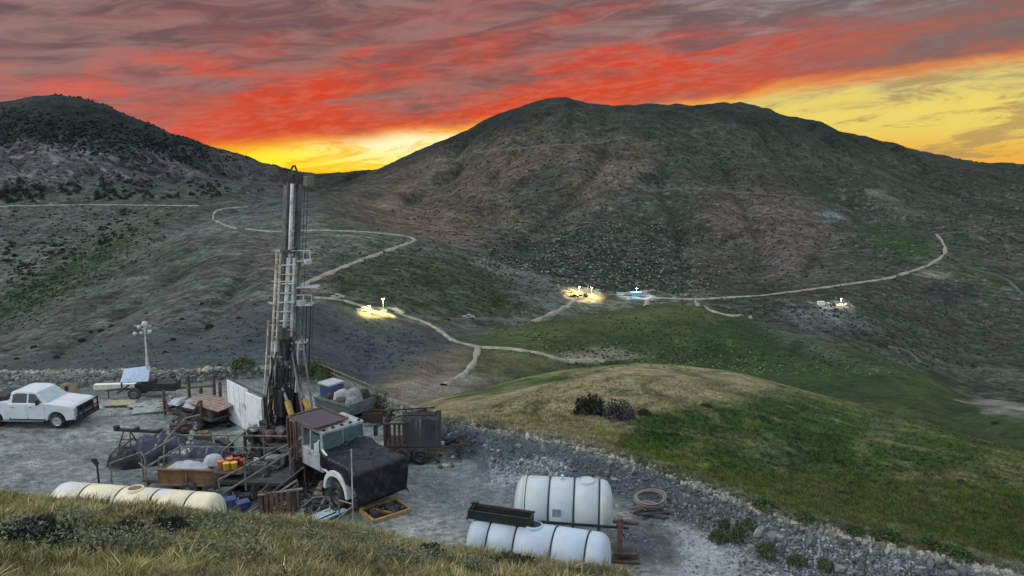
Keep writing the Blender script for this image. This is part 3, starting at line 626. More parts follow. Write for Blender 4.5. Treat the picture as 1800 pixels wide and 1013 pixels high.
# far scrub: one mass of dots nobody could count
iv, if_ = ico(1); tv = []
for k in range(5):
    r_ = np.random.default_rng(k); v = iv * (1 + .35 * r_.normal(size=(len(iv), 1))); v[:, 2] *= .75; v[:, 2] += .3; tv.append(v)
def rpts(poly, n):
    P = np.array(poly, float); lo, hi = P.min(0), P.max(0); out = []
    while len(out) < n:
        x = RNG.uniform(lo[0], hi[0], n * 2); y = RNG.uniform(lo[1], hi[1], n * 2)
        ins = np.zeros(len(x), bool)
        for (x0, y0_), (x1, y1_) in zip(P, np.roll(P, -1, 0)):
            c = ((y0_ > y) != (y1_ > y)); ins ^= c & (x < (x1 - x0) * (y - y0_) / ((y1_ - y0_) or 1e-9) + x0)
        out += list(zip(x[ins], y[ins]))
    return out[:n]
sp, ss, sc_ = [], [], []
def scrub(poly, n, size, c, clump=.0, cv=.35):
    for x, y in rpts(poly, n):
        x += RNG.normal() * 26; y += RNG.normal() * 9
        if y < skyline(x) + 3 or y > 660: continue
        if RNG.random() > .35 + 1.2 * vn(np.array([x / 55.]), np.array([y / 22.]), 6)[0]: continue
        if clump and vn(np.array([x / 26.]), np.array([y / 15.]), 5)[0] < clump: continue
        p = hit(x, y); sp.append((p.x, p.y, p.z - .1)); ss.append(min(size, p.y * .0019) * RNG.uniform(.35, 1.2)); k = RNG.uniform(1 - cv, 1 + cv); sc_.append(alb(c) * k)
DK = (42, 47, 46)
SKY = np.min(GPY[seg_end[17]:seg_end[18] + 1], axis=0)
def skyline(x): return float(SKY[col_j(float(ray(x, 260)[0]))])
scrub([(840, 450), (1000, 400), (1200, 400), (1240, 518), (1000, 500)], 2400, 1.3, DK)
scrub([(840, 450), (1000, 400), (1200, 400), (1240, 518), (1000, 500)], 900, 1.0, (118, 122, 104))
scrub([(640, 390), (900, 300), (1100, 300), (1100, 400), (900, 440), (740, 415)], 900, 1.4, (54, 52, 50))
scrub([(1200, 330), (1600, 330), (1620, 470), (1240, 515)], 1500, 1.2, (50, 52, 48))
scrub([(1240, 520), (1560, 500), (1790, 520), (1790, 640), (1640, 650), (1500, 600), (1380, 560)], 1500, .8, (46, 50, 44))
scrub([(1640, 290), (1800, 300), (1800, 470), (1680, 440)], 500, 1.8, (46, 50, 44))
scrub([(900, 215), (1400, 240), (1500, 330), (1200, 330), (900, 300), (740, 300)], 700, 1.8, (48, 52, 46))
scrub([(0, 250), (460, 290), (480, 340), (0, 345)], 600, 2.2, (50, 52, 50))
scrub([(0, 190), (280, 235), (440, 285), (0, 250)], 1600, 3.0, (30, 38, 36))
scrub([(0, 372), (330, 372), (200, 440), (0, 560)], 900, 1.3, (40, 46, 42), .3)
scrub([(0, 520), (200, 410), (300, 385), (250, 450), (100, 530), (0, 590)], 900, 1.1, (40, 56, 36))
scrub([(0, 560), (400, 440), (560, 480), (480, 640), (0, 640)], 1000, .4, (50, 55, 54))
scrub([(560, 440), (740, 425), (1000, 510), (900, 560), (600, 520)], 900, .8, (44, 54, 42))
scrub([(600, 560), (780, 590), (700, 650), (620, 650)], 400, .4, (48, 56, 60))
scrub([(850, 580), (1200, 540), (1500, 620), (1640, 660), (1300, 640), (1000, 640)], 1600, .45, (46, 58, 36))
scrub([(850, 620), (1000, 600), (1640, 660), (1400, 660), (1100, 640)], 700, .35, (96, 102, 66))
far_scrub = scatter_mesh('scrub', tv, if_, sp, ss, RNG.uniform(0, 6.28, len(sp)), m_bush, sc_)
tag(link('hillside_scrub', far_scrub), 'countless small dark sage bushes dotting the far hillsides', 'scrub', kind='stuff')
# close turf tufts on the spur and below the rubble bank
def tuft_tpl(nb, seed, hgt=1., spread=.5, w=.05):
    r = np.random.default_rng(seed); V = []; Fq = []
    for i in range(nb):
        a = r.uniform(0, 6.28); rr = r.uniform(0, .5); bx, by = rr * math.cos(a), rr * math.sin(a); h_ = hgt * r.uniform(.4, 1.1); a2 = a + r.normal() * .6; l = spread * r.uniform(.15, 1); t_ = r.uniform(0, 6.28)
        wx, wy = w * math.cos(t_), w * math.sin(t_); cx, cy = math.cos(a2), math.sin(a2); b = 6 * i
        V += [(bx - wx, by - wy, -.1), (bx + wx, by + wy, -.1), (bx + l * .35 * cx - wx * .7, by + l * .35 * cy - wy * .7, h_ * .62), (bx + l * .35 * cx + wx * .7, by + l * .35 * cy + wy * .7, h_ * .62),
              (bx + l * cx - wx * .15, by + l * cy - wy * .15, h_), (bx + l * cx + wx * .15, by + l * cy + wy * .15, h_)]
        Fq += [(b, b + 1, b + 3, b + 2), (b + 2, b + 3, b + 5, b + 4)]
    return np.array(V), np.array(Fq)
tt_ = [tuft_tpl(10, 100 + k, w=.06) for k in range(6)]
def gcol(x, y):
    i, j = (x / y - A[0]) / DA, 0; j = int(min(max(i, 0), NC - 1)); i = int(np.searchsorted(GY[:, j], y)); return CG[min(i, len(rows) - 1), j]
tp, ts_, tc_ = [], [], []
def tufts(poly, n, size, mul=1., c=None, clump=0):
    for x, y in rpts(poly, n):
        if clump and vn(np.array([x / 20.]), np.array([y / 9.]), 7)[0] < clump: continue
        p = hit(x, y); g = gcol(p.x, p.y); tp.append((p.x, p.y, p.z)); ts_.append(min(size, p.y * .0055) * RNG.uniform(.4, 1.25)); tc_.append((g if c is None else .4 * g + .6 * alb(c)) * mul * RNG.uniform(.6, 1.4))
tufts([(800, 745), (1000, 660), (1400, 680), (1800, 790), (1800, 1010), (1600, 965), (1280, 870), (1000, 775)], 15000, .26)
tufts([(1150, 815), (1300, 830), (1800, 860), (1800, 1010), (1600, 968), (1400, 918), (1280, 872)], 9000, .28, 1.0, (84, 94, 50))
tufts([(1150, 815), (1300, 850), (1800, 880), (1800, 1010), (1600, 968), (1400, 918), (1280, 872)], 4000, .36, .9, (66, 84, 38), .4)
tufts([(1040, 745), (1250, 830), (1200, 850), (1060, 790)], 1300, .35, 1.0, (92, 112, 44))
tufts([(760, 728), (1000, 768), (1280, 862), (1600, 958), (1780, 1004), (1790, 985), (1500, 905), (1280, 845), (1100, 785)], 3000, .2, .9, (104, 108, 70), .35)
tufts([(740, 735), (1040, 720), (1100, 800), (900, 760)], 1800, .28, 1.0, (150, 146, 108))
tag(link('hillside_turf', scatter_mesh('turf', [a for a, b in tt_], tt_[0][1], tp, ts_, RNG.uniform(0, 6.28, len(tp)), m_bush, tc_)), 'dry and green grass tufts covering the slope below the gravel bank', 'grass', kind='stuff')
# near grass
tt2 = [tuft_tpl(22, 200 + k, 1., 1.15, .042) for k in range(8)]
gp, gs_, gc_ = [], [], []
for _ in range(30000):
    a = RNG.uniform(-.84, .62); u = RNG.uniform(0, 1) ** .8; j = col_j(a); ymax = CY[3][j] + 2.2; Y = 5.0 + (ymax - 5.0) * u; X = a * Y
    if a > .12 and Y > CY[3][j] + 1.2 : continue
    if 900 + F * a > 1120 or (900 + F * a > 1000 and Y < 7): continue
    den = fbm(np.array([X * .6]), np.array([Y * .6]), 3, 88)[0]
    if den < -.2: continue
    if den < -.08 and RNG.random() < .5: continue
    z = zat(X, Y)
    if z < .5: continue
    gp.append((X, Y, z)); gs_.append(.14 * RNG.uniform(.4, 1.25) * (1 + 1.8 * den) * (1.6 if RNG.random() < .04 else 1) * min(1, .55 + Y / 26)); q = fbm(np.array([X * .45]), np.array([Y * .45]), 3, 31)[0] + RNG.normal() * .10
    c = alb((106, 108, 64)) if q > .04 else (alb((136, 126, 86)) if q > -.08 else alb((92, 94, 66)))
    if RNG.random() < .16: c = alb((166, 156, 120))
    gc_.append(c * RNG.uniform(.6, 1.2))
tag(link('near_grass', scatter_mesh('near_grass', [a for a, b in tt2], tt2[0][1], gp, gs_, RNG.uniform(0, 6.28, len(gp)), m_bush, gc_)), 'long olive and straw coloured grass on the bank in front of the camera', 'grass', kind='stuff')
# gravel stones on the pad and rubble bank
rp, rs_, rc_ = [], [], []
def stones(poly, n, size, c, pw=2.5):
    for x, y in rpts(poly, n):
        p = hit(x, y); rp.append((p.x, p.y, p.z - .02)); rs_.append(size * (RNG.random() ** pw + .12)); rc_.append(alb(c) * RNG.uniform(.5, 1.4))
bank = [(700, 725), (760, 735), (830, 744), (900, 759), (1000, 777), (1130, 812), (1280, 872), (1400, 917), (1600, 967), (1760, 1012), (1300, 1012), (1260, 945), (1130, 885), (1000, 848), (870, 825), (790, 790)]
stones(bank, 11000, .08, (84, 92, 95), 3.5); stones([(1160, 880), (1300, 900), (1700, 1012), (1200, 1012)], 6000, .07, (122, 128, 130), 3.5); stones(bank, 200, .2, (100, 106, 106), 1.5)
crest = [(700, 714), (830, 738), (1000, 771), (1130, 806), (1280, 866), (1400, 911), (1600, 961), (1780, 1006), (1780, 1018), (1600, 975), (1400, 926), (1280, 882), (1130, 820), (1000, 786), (830, 752), (700, 726)]
stones(crest, 5000, .12, (126, 126, 118), 3)
stones([(0, 650), (480, 645), (480, 662), (0, 692)], 2600, .16, (98, 102, 98), 3); stones([(0, 650), (480, 646), (480, 652), (0, 657)], 700, .18, (136, 132, 118), 3)
stones([(0, 690), (480, 665), (900, 850), (1200, 900), (1200, 1000), (620, 930), (0, 860)], 9000, .05, (124, 132, 134))
stones([(860, 815), (960, 803), (1010, 826), (930, 850), (865, 858)], 1500, .10, (126, 134, 140), 3)
stones([(540, 660), (660, 705), (720, 722), (700, 740), (600, 700)], 700, .16, (120, 118, 104))
rt = []
for k in range(6):
    r_ = np.random.default_rng(300 + k); v = iv * (1 + .22 * r_.normal(size=(len(iv), 1))) * r_.uniform(.6, 1.2, 3); rt.append(v)
tag(link('loose_stones', scatter_mesh('loose_stones', rt, if_, rp, rs_, RNG.uniform(0, 6.28, len(rp)), m_bush, rc_)), 'loose grey gravel and broken rock over the pad and its rubble bank', 'gravel', kind='stuff')

# single shrubs: one mesh set per kind, copied
def shrub_proto(name, nleaf, seed, lm, leaf=.12, stems=9, flat=.85, rag=.35):
    e = bpy.data.objects.new(name, None); V, Fc = leafball(nleaf, seed, flat, leaf, rag)
    f = bpy.data.objects.new('foliage', arr_mesh('foliage', V, Fc, lm, smooth=False)); f.parent = e
    mb = MB(); r_ = random.Random(seed)
    for i in range(stems):
        a = r_.uniform(0, 6.28); l = r_.uniform(.3, .75); mb.tube((0, 0, -.15), (l * math.cos(a), l * math.sin(a), r_.uniform(.4, .8) * flat), .05, .015, n=5)
    me = bpy.data.meshes.new('stems'); me.from_pydata(mb.v, [], mb.f); me.materials.append(m_bark)
    s_ = bpy.data.objects.new('stems', me); s_.parent = e; return e
P_sage = [shrub_proto('sagebrush', 900, 40 + k, m_leafs, .06, rag=.55) for k in range(3)]
P_dark = [shrub_proto('shrub', 900, 50 + k, m_leafd, .09) for k in range(3)]
P_green = [shrub_proto('shrub', 800, 60 + k, m_leafg, .09, rag=.5) for k in range(3)]
P_purp = [shrub_proto('shrub', 900, 70, m_leafp, .08)]
def place(P, px, py, size, label, cat='shrub', group=None, zs=1.):
    p = hit(px, py); o = dup(random.choice(P)); o.location = (p.x, p.y, p.z - .03 * size); o.scale = (size, size, size * zs); o.rotation_euler.z = random.uniform(0, 6.28)
    return tag(o, label, cat, group)
place(P_dark, 1037, 729, 1.55, 'round dark shrub on the beige slope, left of a touching pair', 'shrub', None, 1.5)
place(P_purp, 1087, 737, 1.55, 'round grey-purple shrub on the beige slope, right of a touching pair', 'shrub', None, 1.4)
place(P_dark, 1132, 730, .7, 'small dark shrub just right of the pair of round shrubs')
place(P_green, 386, 643, .55, 'small olive shrub on the far rim of the gravel pad'); place(P_green, 425, 645, .8, 'larger olive-green shrub on the far rim of the gravel pad, left of the drill mast', zs=.9)
for x, y, s_ in ((540, 656, .8), (556, 652, .7), (575, 662, .7), (645, 708, .6), (665, 712, .7)):
    place(P_green, x, y, s_, 'leafy green shrub growing along the pipe fence at the pad rim', 'shrub', 'green shrubs along the pipe fence')
for x, y, s_ in ((1262, 950, .36), (1296, 945, .42), (1350, 975, .38), (1400, 990, .3), (1450, 998, .28), (1318, 925, .3), (1275, 925, .26)):
    place(P_green, x, y, s_, 'upright green weed clump growing in the gravel inside the rubble bank', 'weeds', 'green weed clumps in the rubble', 1.2)
for x, y, s_ in ((1345, 892, .45), (1415, 915, .4), (1560, 950, .55), (1635, 965, .5), (1680, 980, .5), (1180, 815, .4), (1090, 790, .4), (1500, 935, .35)):
    place(P_green, x, y, s_, 'green bush on the grass side of the rubble bank', 'shrub', 'bushes outside the rubble bank', .9)
for x, y, s_ in ((1480, 870, .5), (1620, 870, .6), (1690, 850, .6), (1750, 745, .9), (1240, 715, .7), (1340, 735, .5), (1560, 905, .4), (1720, 905, .5)):
    place(P_dark, x, y, s_, 'low dark bush scattered on the green slope', 'shrub', 'low bushes on the green slope', .6)
fgsage = [(300, 935, .36), (395, 948, .4), (530, 965, .42), (680, 985, .36), (745, 1003, .4), (215, 950, .36), (90, 965, .4), (420, 1000, .45), (150, 925, .3), (560, 935, .3), (860, 1000, .32), (20, 975, .4), (335, 940, .42), (445, 962, .45), (600, 950, .35), (905, 1003, .42), (700, 1000, .5), (560, 985, .4), (250, 975, .4), (120, 930, .35), (60, 1000, .45), (185, 1005, .4), (350, 1008, .45), (640, 965, .4), (480, 925, .3), (760, 985, .35), (30, 940, .3), (830, 1008, .4)]
for i, (x, y, s_) in enumerate(fgsage):
    place(P_sage if i % 5 else P_dark, x, y, s_, 'grey sagebrush clump in the long grass of the near bank' if i % 5 else 'dark leafy clump in the long grass of the near bank', 'shrub', 'sagebrush on the near bank', .9)
ORD = 'first second third fourth fifth sixth seventh eighth ninth tenth eleventh twelfth thirteenth fourteenth fifteenth sixteenth seventeenth eighteenth nineteenth twentieth twenty-first twenty-second twenty-third twenty-fourth twenty-fifth twenty-sixth twenty-seventh twenty-eighth'.split()
def ordinals(group, tail):
    L = [o for o in COL.objects if o.get('group') == group]; L.sort(key=lambda o: proj(*o.location)[0])
    for i, o in enumerate(L): o['label'] = ('leftmost' if i == 0 else 'rightmost' if i == len(L) - 1 else ORD[i] + ' from left') + ' of the ' + tail
ordinals('green weed clumps in the rubble', 'upright green weed clumps in the gravel inside the rubble bank')
ordinals('green shrubs along the pipe fence', 'leafy green shrubs along the pipe fence')
ordinals('bushes outside the rubble bank', 'green bushes on the grass side of the rubble bank')
ordinals('low bushes on the green slope', 'low dark bushes on the green slope')
ordinals('sagebrush on the near bank', 'sagebrush clumps in the long near grass')
# dark bushes and junipers on the left hills
jun = []
for k in range(4):
    V, Fc = leafball(70, 500 + k, 1.25, .3, .3); jun.append(arr_mesh('juniper', V, Fc, m_leafd, smooth=False))
bushm = []
for k in range(4):
    V, Fc = leafball(60, 520 + k, .8, .34, .4); bushm.append(arr_mesh('hill_bush', V, Fc, m_leafd, smooth=False))
def far_one(ms, name, px, py, size, label, cat, group):
    p = hit(px, py); o = link(name, random.choice(ms)); o.location = (p.x, p.y, p.z - .15 * size); o.scale = (size,) * 3; o.rotation_euler.z = random.uniform(0, 6.28); tag(o, label, cat, group)
for i in range(95):
    x = random.uniform(95, 520); j = col_j(float(ray(x, 220)[0])); r_ = seg_end[18]; y = float(np.min(GPY[r_ - 20:r_ + 3, j])) + 1.0
    far_one(jun, 'juniper_tree', x, y, random.uniform(1.6, 3.0), 'tiny dark juniper on the skyline of the left mountain', 'tree', 'junipers along the left skyline')
n_ = 0
while n_ < 150:
    x = random.uniform(-10, 400); y = random.uniform(312, 352) + .03 * (200 - x)
    if vn(np.array([x / 40.]), np.array([y / 14.]), 3)[0] < .30: continue
    far_one(jun, 'juniper_tree', x, y, random.uniform(2.4, 5.0), 'dark juniper in the belt above the straight hill track', 'tree', 'junipers above the hill track'); n_ += 1
n_ = 0
while n_ < 110:
    x = random.uniform(0, 300); y = random.uniform(372, 500)
    if y > 520 - .45 * x or vn(np.array([x / 50.]), np.array([y / 40.]), 8)[0] < .42: continue
    far_one(bushm, 'hill_bush', x, y, random.uniform(1.6, 3.2), 'dark bush on the grey slope below the straight hill track', 'shrub', 'bushes below the hill track'); n_ += 1
for x, y, s_ in ((370, 578, 1.3), (60, 612, 1.0), (145, 600, 1.1), (178, 583, 1.1), (196, 575, .9), (30, 632, .7), (100, 630, .8), (355, 535, .7), (258, 552, .6), (320, 562, .7), (305, 598, .7), (212, 560, .6), (160, 585, .7), (290, 620, .5), (420, 560, .6), (440, 600, .5)):
    p = hit(x, y); o = dup(random.choice(P_dark)); o.location = (p.x, p.y, p.z); o.scale = (s_ * 1.3,) * 3; tag(o, 'dark bush on the bare grey hillside beyond the pad', 'shrub', 'bushes on the grey hillside')
# ================================================================ THINGS ON THE PAD
def PD(px, py, Y):
    a, s = ray(px, py); return Vector((float(a * Y), Y, float(CAMH + s * Y)))
class Fr:                                             # a thing's own frame: origin on the ground, x forward
    def __init__(s, o, rz): s.o = Vector(o); s.rz = rz; s.M = Matrix.Rotation(-rz, 3, 'Z')
    def l(s, P): return s.M @ (Vector(P) - s.o)
def heading(p, q): return math.atan2(q.y - p.y, q.x - p.x)
def wheel(parent, x, y, r, w, side, rimm=steel, name='wheel', dual=False):
    prof = [(r * .62, -w / 2), (r * .92, -w / 2), (r, -w / 2 + w * .18), (r, w / 2 - w * .18), (r * .92, w / 2), (r * .62, w / 2)]
    t = MB().lathe(prof, (x, y, r), 'y', 28); tr = MB()
    o = t.build(name, rubber, parent)
    f = y + side * w * .30; m = MB().lathe([(0.001, f - side * .02), (r * .2, f), (r * .22, f + side * .05), (r * .34, f + side * .05), (r * .42, f - side * .03), (r * .58, f + side * .02), (r * .63, f + side * .06)], (x, 0, r), 'y', 24)
    for k in range(8):
        a = k * PI / 4; m.tube((x + r * .28 * math.cos(a), f + side * .03, r + r * .28 * math.sin(a)), (x + r * .28 * math.cos(a), f + side * .08, r + r * .28 * math.sin(a)), r * .035, n=6)
    m.build('rim', rimm, o); return o

# ---- drill rig truck
gf, gb = pz(668, 894), pz(503, 806)
RH = heading(gb, gf); FR = Fr(gf, RH)
rig = empty('drill_rig_truck', gf, RH, 'truck-mounted drill rig with its tall mast raised and black tarpaulin over the hood', 'drill rig')
# local: x forward, 0 at the bumper; y left (far side), right side (near side) is -y
ch = MB().beam((-.3, .42, .85), (-8.3, .42, .85), .12, .26).beam((-.3, -.42, .85), (-8.3, -.42, .85), .12, .26)
for x in (-.6, -2.2, -3.8, -5.2, -6.6, -8.2): ch.beam((x, -.42, .85), (x, .42, .85), .12, .2)
ch.build('chassis', blk, rig)
MB().box((-5.9, 0, 1.12), (3.9, 2.2, .14)).box((-4.4, -.9, .85), (1.0, .4, .45)).box((-6, 1.05, 1.25), (3.4, .06, .3)).build('deck', dsteel, rig, .02)
for x, du in ((-1.15, 0), (-6.0, 1), (-7.2, 1)):
    for sd in (-1, 1): wheel(rig, x, sd * 1.0, .52, .30 if not du else .5, sd, dsteel)
# cab shell with window openings in frames
cab = MB()
cab.box((-2.95, 0, 1.45), (1.5, 2.1, .75)).box((-3.0, 0, 2.62), (1.45, 1.95, .10))
for x, y in ((-2.28, .98), (-2.28, -.98), (-3.02, 1.02), (-3.02, -1.02), (-3.66, 1.0), (-3.66, -1.0)): cab.beam((x + .02, y, 1.8), (x - (.08 if x > -2.5 else 0), y * .95, 2.6), .09, .10)
cab.box((-3.68, 0, 2.1), (.06, 2.0, 1.0)); cab.box((-2.2, 0, 1.80), (.08, 2.06, .10)); cab.box((-2.34, 0, 2.56), (.08, 1.95, .1))
cab.box((-2.95, 0, 2.69), (1.2, 1.7, .06)).beam((-2.27, 0, 1.82), (-2.33, 0, 2.55), .05)
cabo = cab.build('cab', mat('grimy_white_paint', (158, 166, 170), .5, var=.15, scale=4, dirt=(92, 86, 80), dirt_amt=.6), rig, .03)
MB().prism([(-2.25, 1.84), (-2.22, 1.84), (-2.30, 2.54), (-2.33, 2.54)], -.93, -.04).prism([(-2.25, 1.84), (-2.22, 1.84), (-2.30, 2.54), (-2.33, 2.54)], .04, .93).build('windscreen', wglass, rig)
MB().box((-2.66, -1.015, 2.18), (.62, .03, .66)).build('door_window', wglass, rig)
MB().box((-2.66, 1.015, 2.18), (.62, .03, .66)).build('door_window', wglass, rig)
d_ = MB().box((-2.66, -1.07, 1.48), (.74, .04, .72)).build('door', MATS['grimy_white_paint'], rig, .02); MB().box((-2.95, -1.10, 1.68), (.12, .03, .03)).build('handle', blk, d_)
for k in range(5): pass
lm = MB()
for y in (-.8, -.4, 0, .4, .8): lm.box((-2.38, y, 2.70), (.10, .12, .07))
lm.build('roof_markers', blk, rig, .01)
MB().beam((-2.2, -1.12, 2.45), (-2.05, -1.32, 2.42), .03).box((-2.03, -1.36, 2.2), (.05, .18, .46)).build('mirror', white, rig, .01)
MB().beam((-2.2, 1.12, 2.45), (-2.05, 1.32, 2.42), .03).box((-2.03, 1.36, 2.2), (.05, .18, .46)).build('mirror', blk, rig, .01)
# rack over the cab, red steel frame with dark mesh panel
rk = MB(); rz_ = 2.86
for a, b in (((-2.45, -1.2), (-4.35, -1.2)), ((-4.35, -1.2), (-4.35, .35)), ((-4.35, .35), (-2.45, .35)), ((-2.45, .35), (-2.45, -1.2))): rk.beam((*a, rz_), (*b, rz_), .07)
for x, y in ((-4.35, -1.2), (-4.35, .35), (-3.75, -1.2)): rk.beam((x, y, 1.2), (x, y, rz_), .08)
for x in (-4.35, -4.1, -3.85): rk.beam((x, -1.22, 1.25), (x, -1.22, 2.75), .09, .05)
rko = rk.build('roof_rack', redsteel, rig)
MB().box((-3.4, -.42, rz_ - .03), (1.75, 1.4, .03)).build('mesh_panel', mat('purple_grey_mesh', (70, 64, 72), .7, var=.4, scale=20), rko)
# hood: white body under a black tarpaulin that hangs to the bumper
hd = MB()
hd.prism([(-2.2, 1.0), (-.2, 1.0), (-.12, 1.2), (-.2, 1.62), (-2.2, 1.86)], -.72, .72)
hd.build('hood', white, rig, .06)
def arch(y0, y1): # fender: arc over the front wheel
    m = MB(); n = 14; P = []
    for i in range(n + 1):
        a = PI * i / n; P.append((-1.15 + .66 * math.cos(a), .62 + .62 * math.sin(a) * 1.08))
    for i in range(n + 1)[::-1]:
        a = PI * i / n; P.append((-1.15 + .80 * math.cos(a), .62 + .80 * math.sin(a) * 1.12))
    return m.prism(P, y0, y1)
arch(-1.2, -.68).build('fender', white, rig, .02); arch(.68, 1.2).build('fender', white, rig, .02)
MB().prism([(-2.25, 1.2), (-1.7, 1.15), (-1.2, 1.45), (-1.6, 1.75), (-2.2, 2.05)], -1.04, -.98).build('fender_panel', whitepanel, rig, .02)
MB().box((.05, 0, .62), (.22, 2.2, .28)).build('bumper', blk, rig, .03)
hl = MB(); hl.lathe([(.001, .02), (.10, .02), (.12, -.03)], (-.02, -.95, 1.0), 'x', 16); hl.build('headlight', lamp_off, rig)
hl = MB(); hl.lathe([(.001, .02), (.10, .02), (.12, -.03)], (-.02, .95, 1.0), 'x', 16); hl.build('headlight', lamp_off, rig)
# tarp as a draped sheet (grid wrapped over the hood)
n1_, n2_ = 46, 50; TV = []
for i in range(n1_ + 1):
    for j in range(n2_ + 1):
        u = i / n1_; v = j / n2_ * 2 - 1
        L = u * 3.5 - .15         # along: from windscreen forward then down the nose
        if L < 2.25: x = -2.25 + L; z = 1.98 - .10 * L
        else: x = .0 + .10 + .25 * (L - 2.25) * .4; z = 1.98 - .225 - (L - 2.25) * 1.15
        wd = 1.02 + .12 * u; y = max(-1, min(1, v * 1.35)) * wd; dr = max(0, abs(v) * 1.35 - 1) * 3.2
        if v > 0: dr *= 1.0
        else: dr *= .55
        if L >= 2.25 and dr > 0: dr *= .5
        z2 = z - dr
        y += .1 * dr * (1 if v > 0 else -1)
        TV.append((x, y, max(z2, .22)))
TV = np.array(TV); nz_ = fbm(TV[:, 0] * 1.6 + TV[:, 2], TV[:, 1] * 1.8 + TV[:, 2] * .5, 4, 5); TV[:, 0] += nz_ * .30; TV[:, 2] += nz_ * .26; TV[:, 1] += nz_ * .22; cz_ = np.abs(fbm(TV[:, 0] * 2.5 + TV[:, 2] * 2, TV[:, 1] * 2.2 - TV[:, 2], 3, 17)); TV[:, 2] -= np.clip(.07 - cz_, 0, 1) * .9; TV[:, 0] -= np.clip(.07 - cz_, 0, 1) * .7
TF = [(i * (n2_ + 1) + j, (i + 1) * (n2_ + 1) + j, (i + 1) * (n2_ + 1) + j + 1, i * (n2_ + 1) + j + 1) for i in range(n1_) for j in range(n2_)]
tp_ = link('hood_tarpaulin', arr_mesh('hood_tarpaulin', TV, TF, tarpb), rig); sdm = tp_.modifiers.new('thick', 'SOLIDIFY'); sdm.thickness = .012
# machinery on the deck behind the cab
mc = MB(); mc.box((-5.3, .3, 1.62), (1.5, 1.2, .85)).box((-5.2, .35, 2.15), (1.1, .7, .3)).tube((-4.9, -.2, 1.3), (-4.9, -.2, 2.6), .06).box((-6.5, .5, 1.5), (.7, .9, .65))
mc.lathe([(.001, -.3), (.26, -.3), (.26, .3), (.001, .3)], (-6.0, -.55, 1.55), 'x', 18)
for k in range(7): mc.box((-5.3 - .04, -.32, 1.3 + k * .1), (1.2, .04, .04))
mc.build('power_unit', dsteel, rig, .02)
MB().box((-6.9, -.95, 1.35), (.6, .3, .4)).lathe([(.001, 0), (.2, 0), (.2, .45), (.12, .5), (.001, .5)], (-6.35, -.95, 1.2), 'z', 16).build('oil_drum', redsteel, rig)
cp = MB().beam((-7.35, -1.15, .3), (-7.35, -1.15, 1.55), .1).box((-7.35, -1.2, 1.3), (.5, .3, .65)); cpo = cp.build('control_stand', blk, rig, .02)
MB().box((-7.10, -1.32, 1.86), (.42, .22, .13)).box((-7.10, -1.32, 1.66), (.42, .22, .13)).build('control_cover', bag, cpo, .02)
for x, y in ((-8.2, -1.2), (-8.2, 1.2), (-4.0, -1.2), (-4.0, 1.2)):
    j_ = MB().tube((x, y, .1), (x, y, 1.2), .07).tube((x, y, .05), (x, y, .12), .22, n=14).beam((x, y * .4, .9), (x, y, .9), .12).build('stabiliser', dsteel, rig)
# mast
mb0 = PD(500, 802, 31.2); mb0.z = .35; mt0 = Vector((mb0.x + 1.07, mb0.y, 12.45))
def mp(t, dx=0., dy=0.):                                # a point on the leaning mast, dx picture-right, dy towards camera
    p = mb0.lerp(mt0, (t - .35) / 12.1); return FR.l((p.x + dx, p.y - dy, p.z))
mast = MB()
for dx in (-.30, .28):
    mast.beam(mp(.4, dx * 1.05, .2), mp(9.2, dx, .2), .10, .14)
    mast.beam(mp(.4, dx * 1.05, -.3), mp(9.2, dx, -.3), .10, .14)
z = .6
k = 0
while z < 9.0:
    for dy in (.2, -.3):
        mast.beam(mp(z, -.3, dy), mp(z, .28, dy), .05); mast.beam(mp(z, -.3 if k % 2 else .28, dy), mp(z + .55, .28 if k % 2 else -.3, dy), .045)
    for dx in (-.3, .28): mast.beam(mp(z, dx, .2), mp(z + .55, dx, -.3), .045); mast.beam(mp(z, dx, .2), mp(z, dx, -.3), .05)
    z += .55; k += 1
mo_ = mast.build('mast', mat('mast_lattice_steel', (112, 114, 112), .6, 0., var=.4, scale=3, dirt=(44, 46, 48), dirt_amt=.7), rig)
up = MB()
for dx, w in ((-.24, .24), (.23, .12)): up.beam(mp(5.6, dx, .0), mp(12.1, dx, .0), w, .30)
up.build('mast_extension', mat('dark_mast_steel', (66, 74, 78), .6, 0., var=.3, scale=2, dirt=(104, 106, 104), dirt_amt=.5), rig)
MB().tube(mp(5.4, -.02, .16), mp(12.0, -.02, .16), .075).tube(mp(8.9, -.04, .2), mp(5.6, -.10, .24), .10).tube(mp(8.9, .2, .2), mp(5.5, .2, .24), .07).build('feed_cylinder', brightsteel, rig)
MB().beam(mp(9.1, -.02, .25), mp(9.25, -.02, .25), .75, .2).build('mast_collar', dsteel, rig); MB().beam(mp(5.9, -.02, .28), mp(5.4, -.02, .28), .5, .25).build('mast_collar', dsteel, rig)
lad = MB(); 
for d0, d1 in ((-.62, -.52), (-.42, -.36)): lad.beam(mp(2.2, d0 - .02, .3), mp(9.2, d1 + .0, .3), .07)
z = 2.4
while z < 9.1: lad.beam(mp(z, -.62 + .1 * (z - 2.2) / 7, .3), mp(z, -.40, .3), .035); z += .28
for z in (9.2, 7.9, 6.0, 4.6): lad.beam(mp(z, -.75, .3), mp(z, .25, .28), .05)
lad.beam(mp(9.2, -.60, .3), mp(9.2, -.2, .25), .07); lad.beam(mp(6.2, -.78, .3), mp(3.0, -.86, .3), .05); lad.beam(mp(7.0, -.82, .32), mp(6.9, -.5, .3), .07)
for z in np.arange(5.8, 9.0, .4): lad.beam(mp(z, -.3, .34), mp(z + .02, .3, .34), .05)
lad.build('ladder', mat('worn_light_steel', (182, 178, 166), .5, .2, var=.3, dirt=(80, 74, 66), dirt_amt=.6), rig)
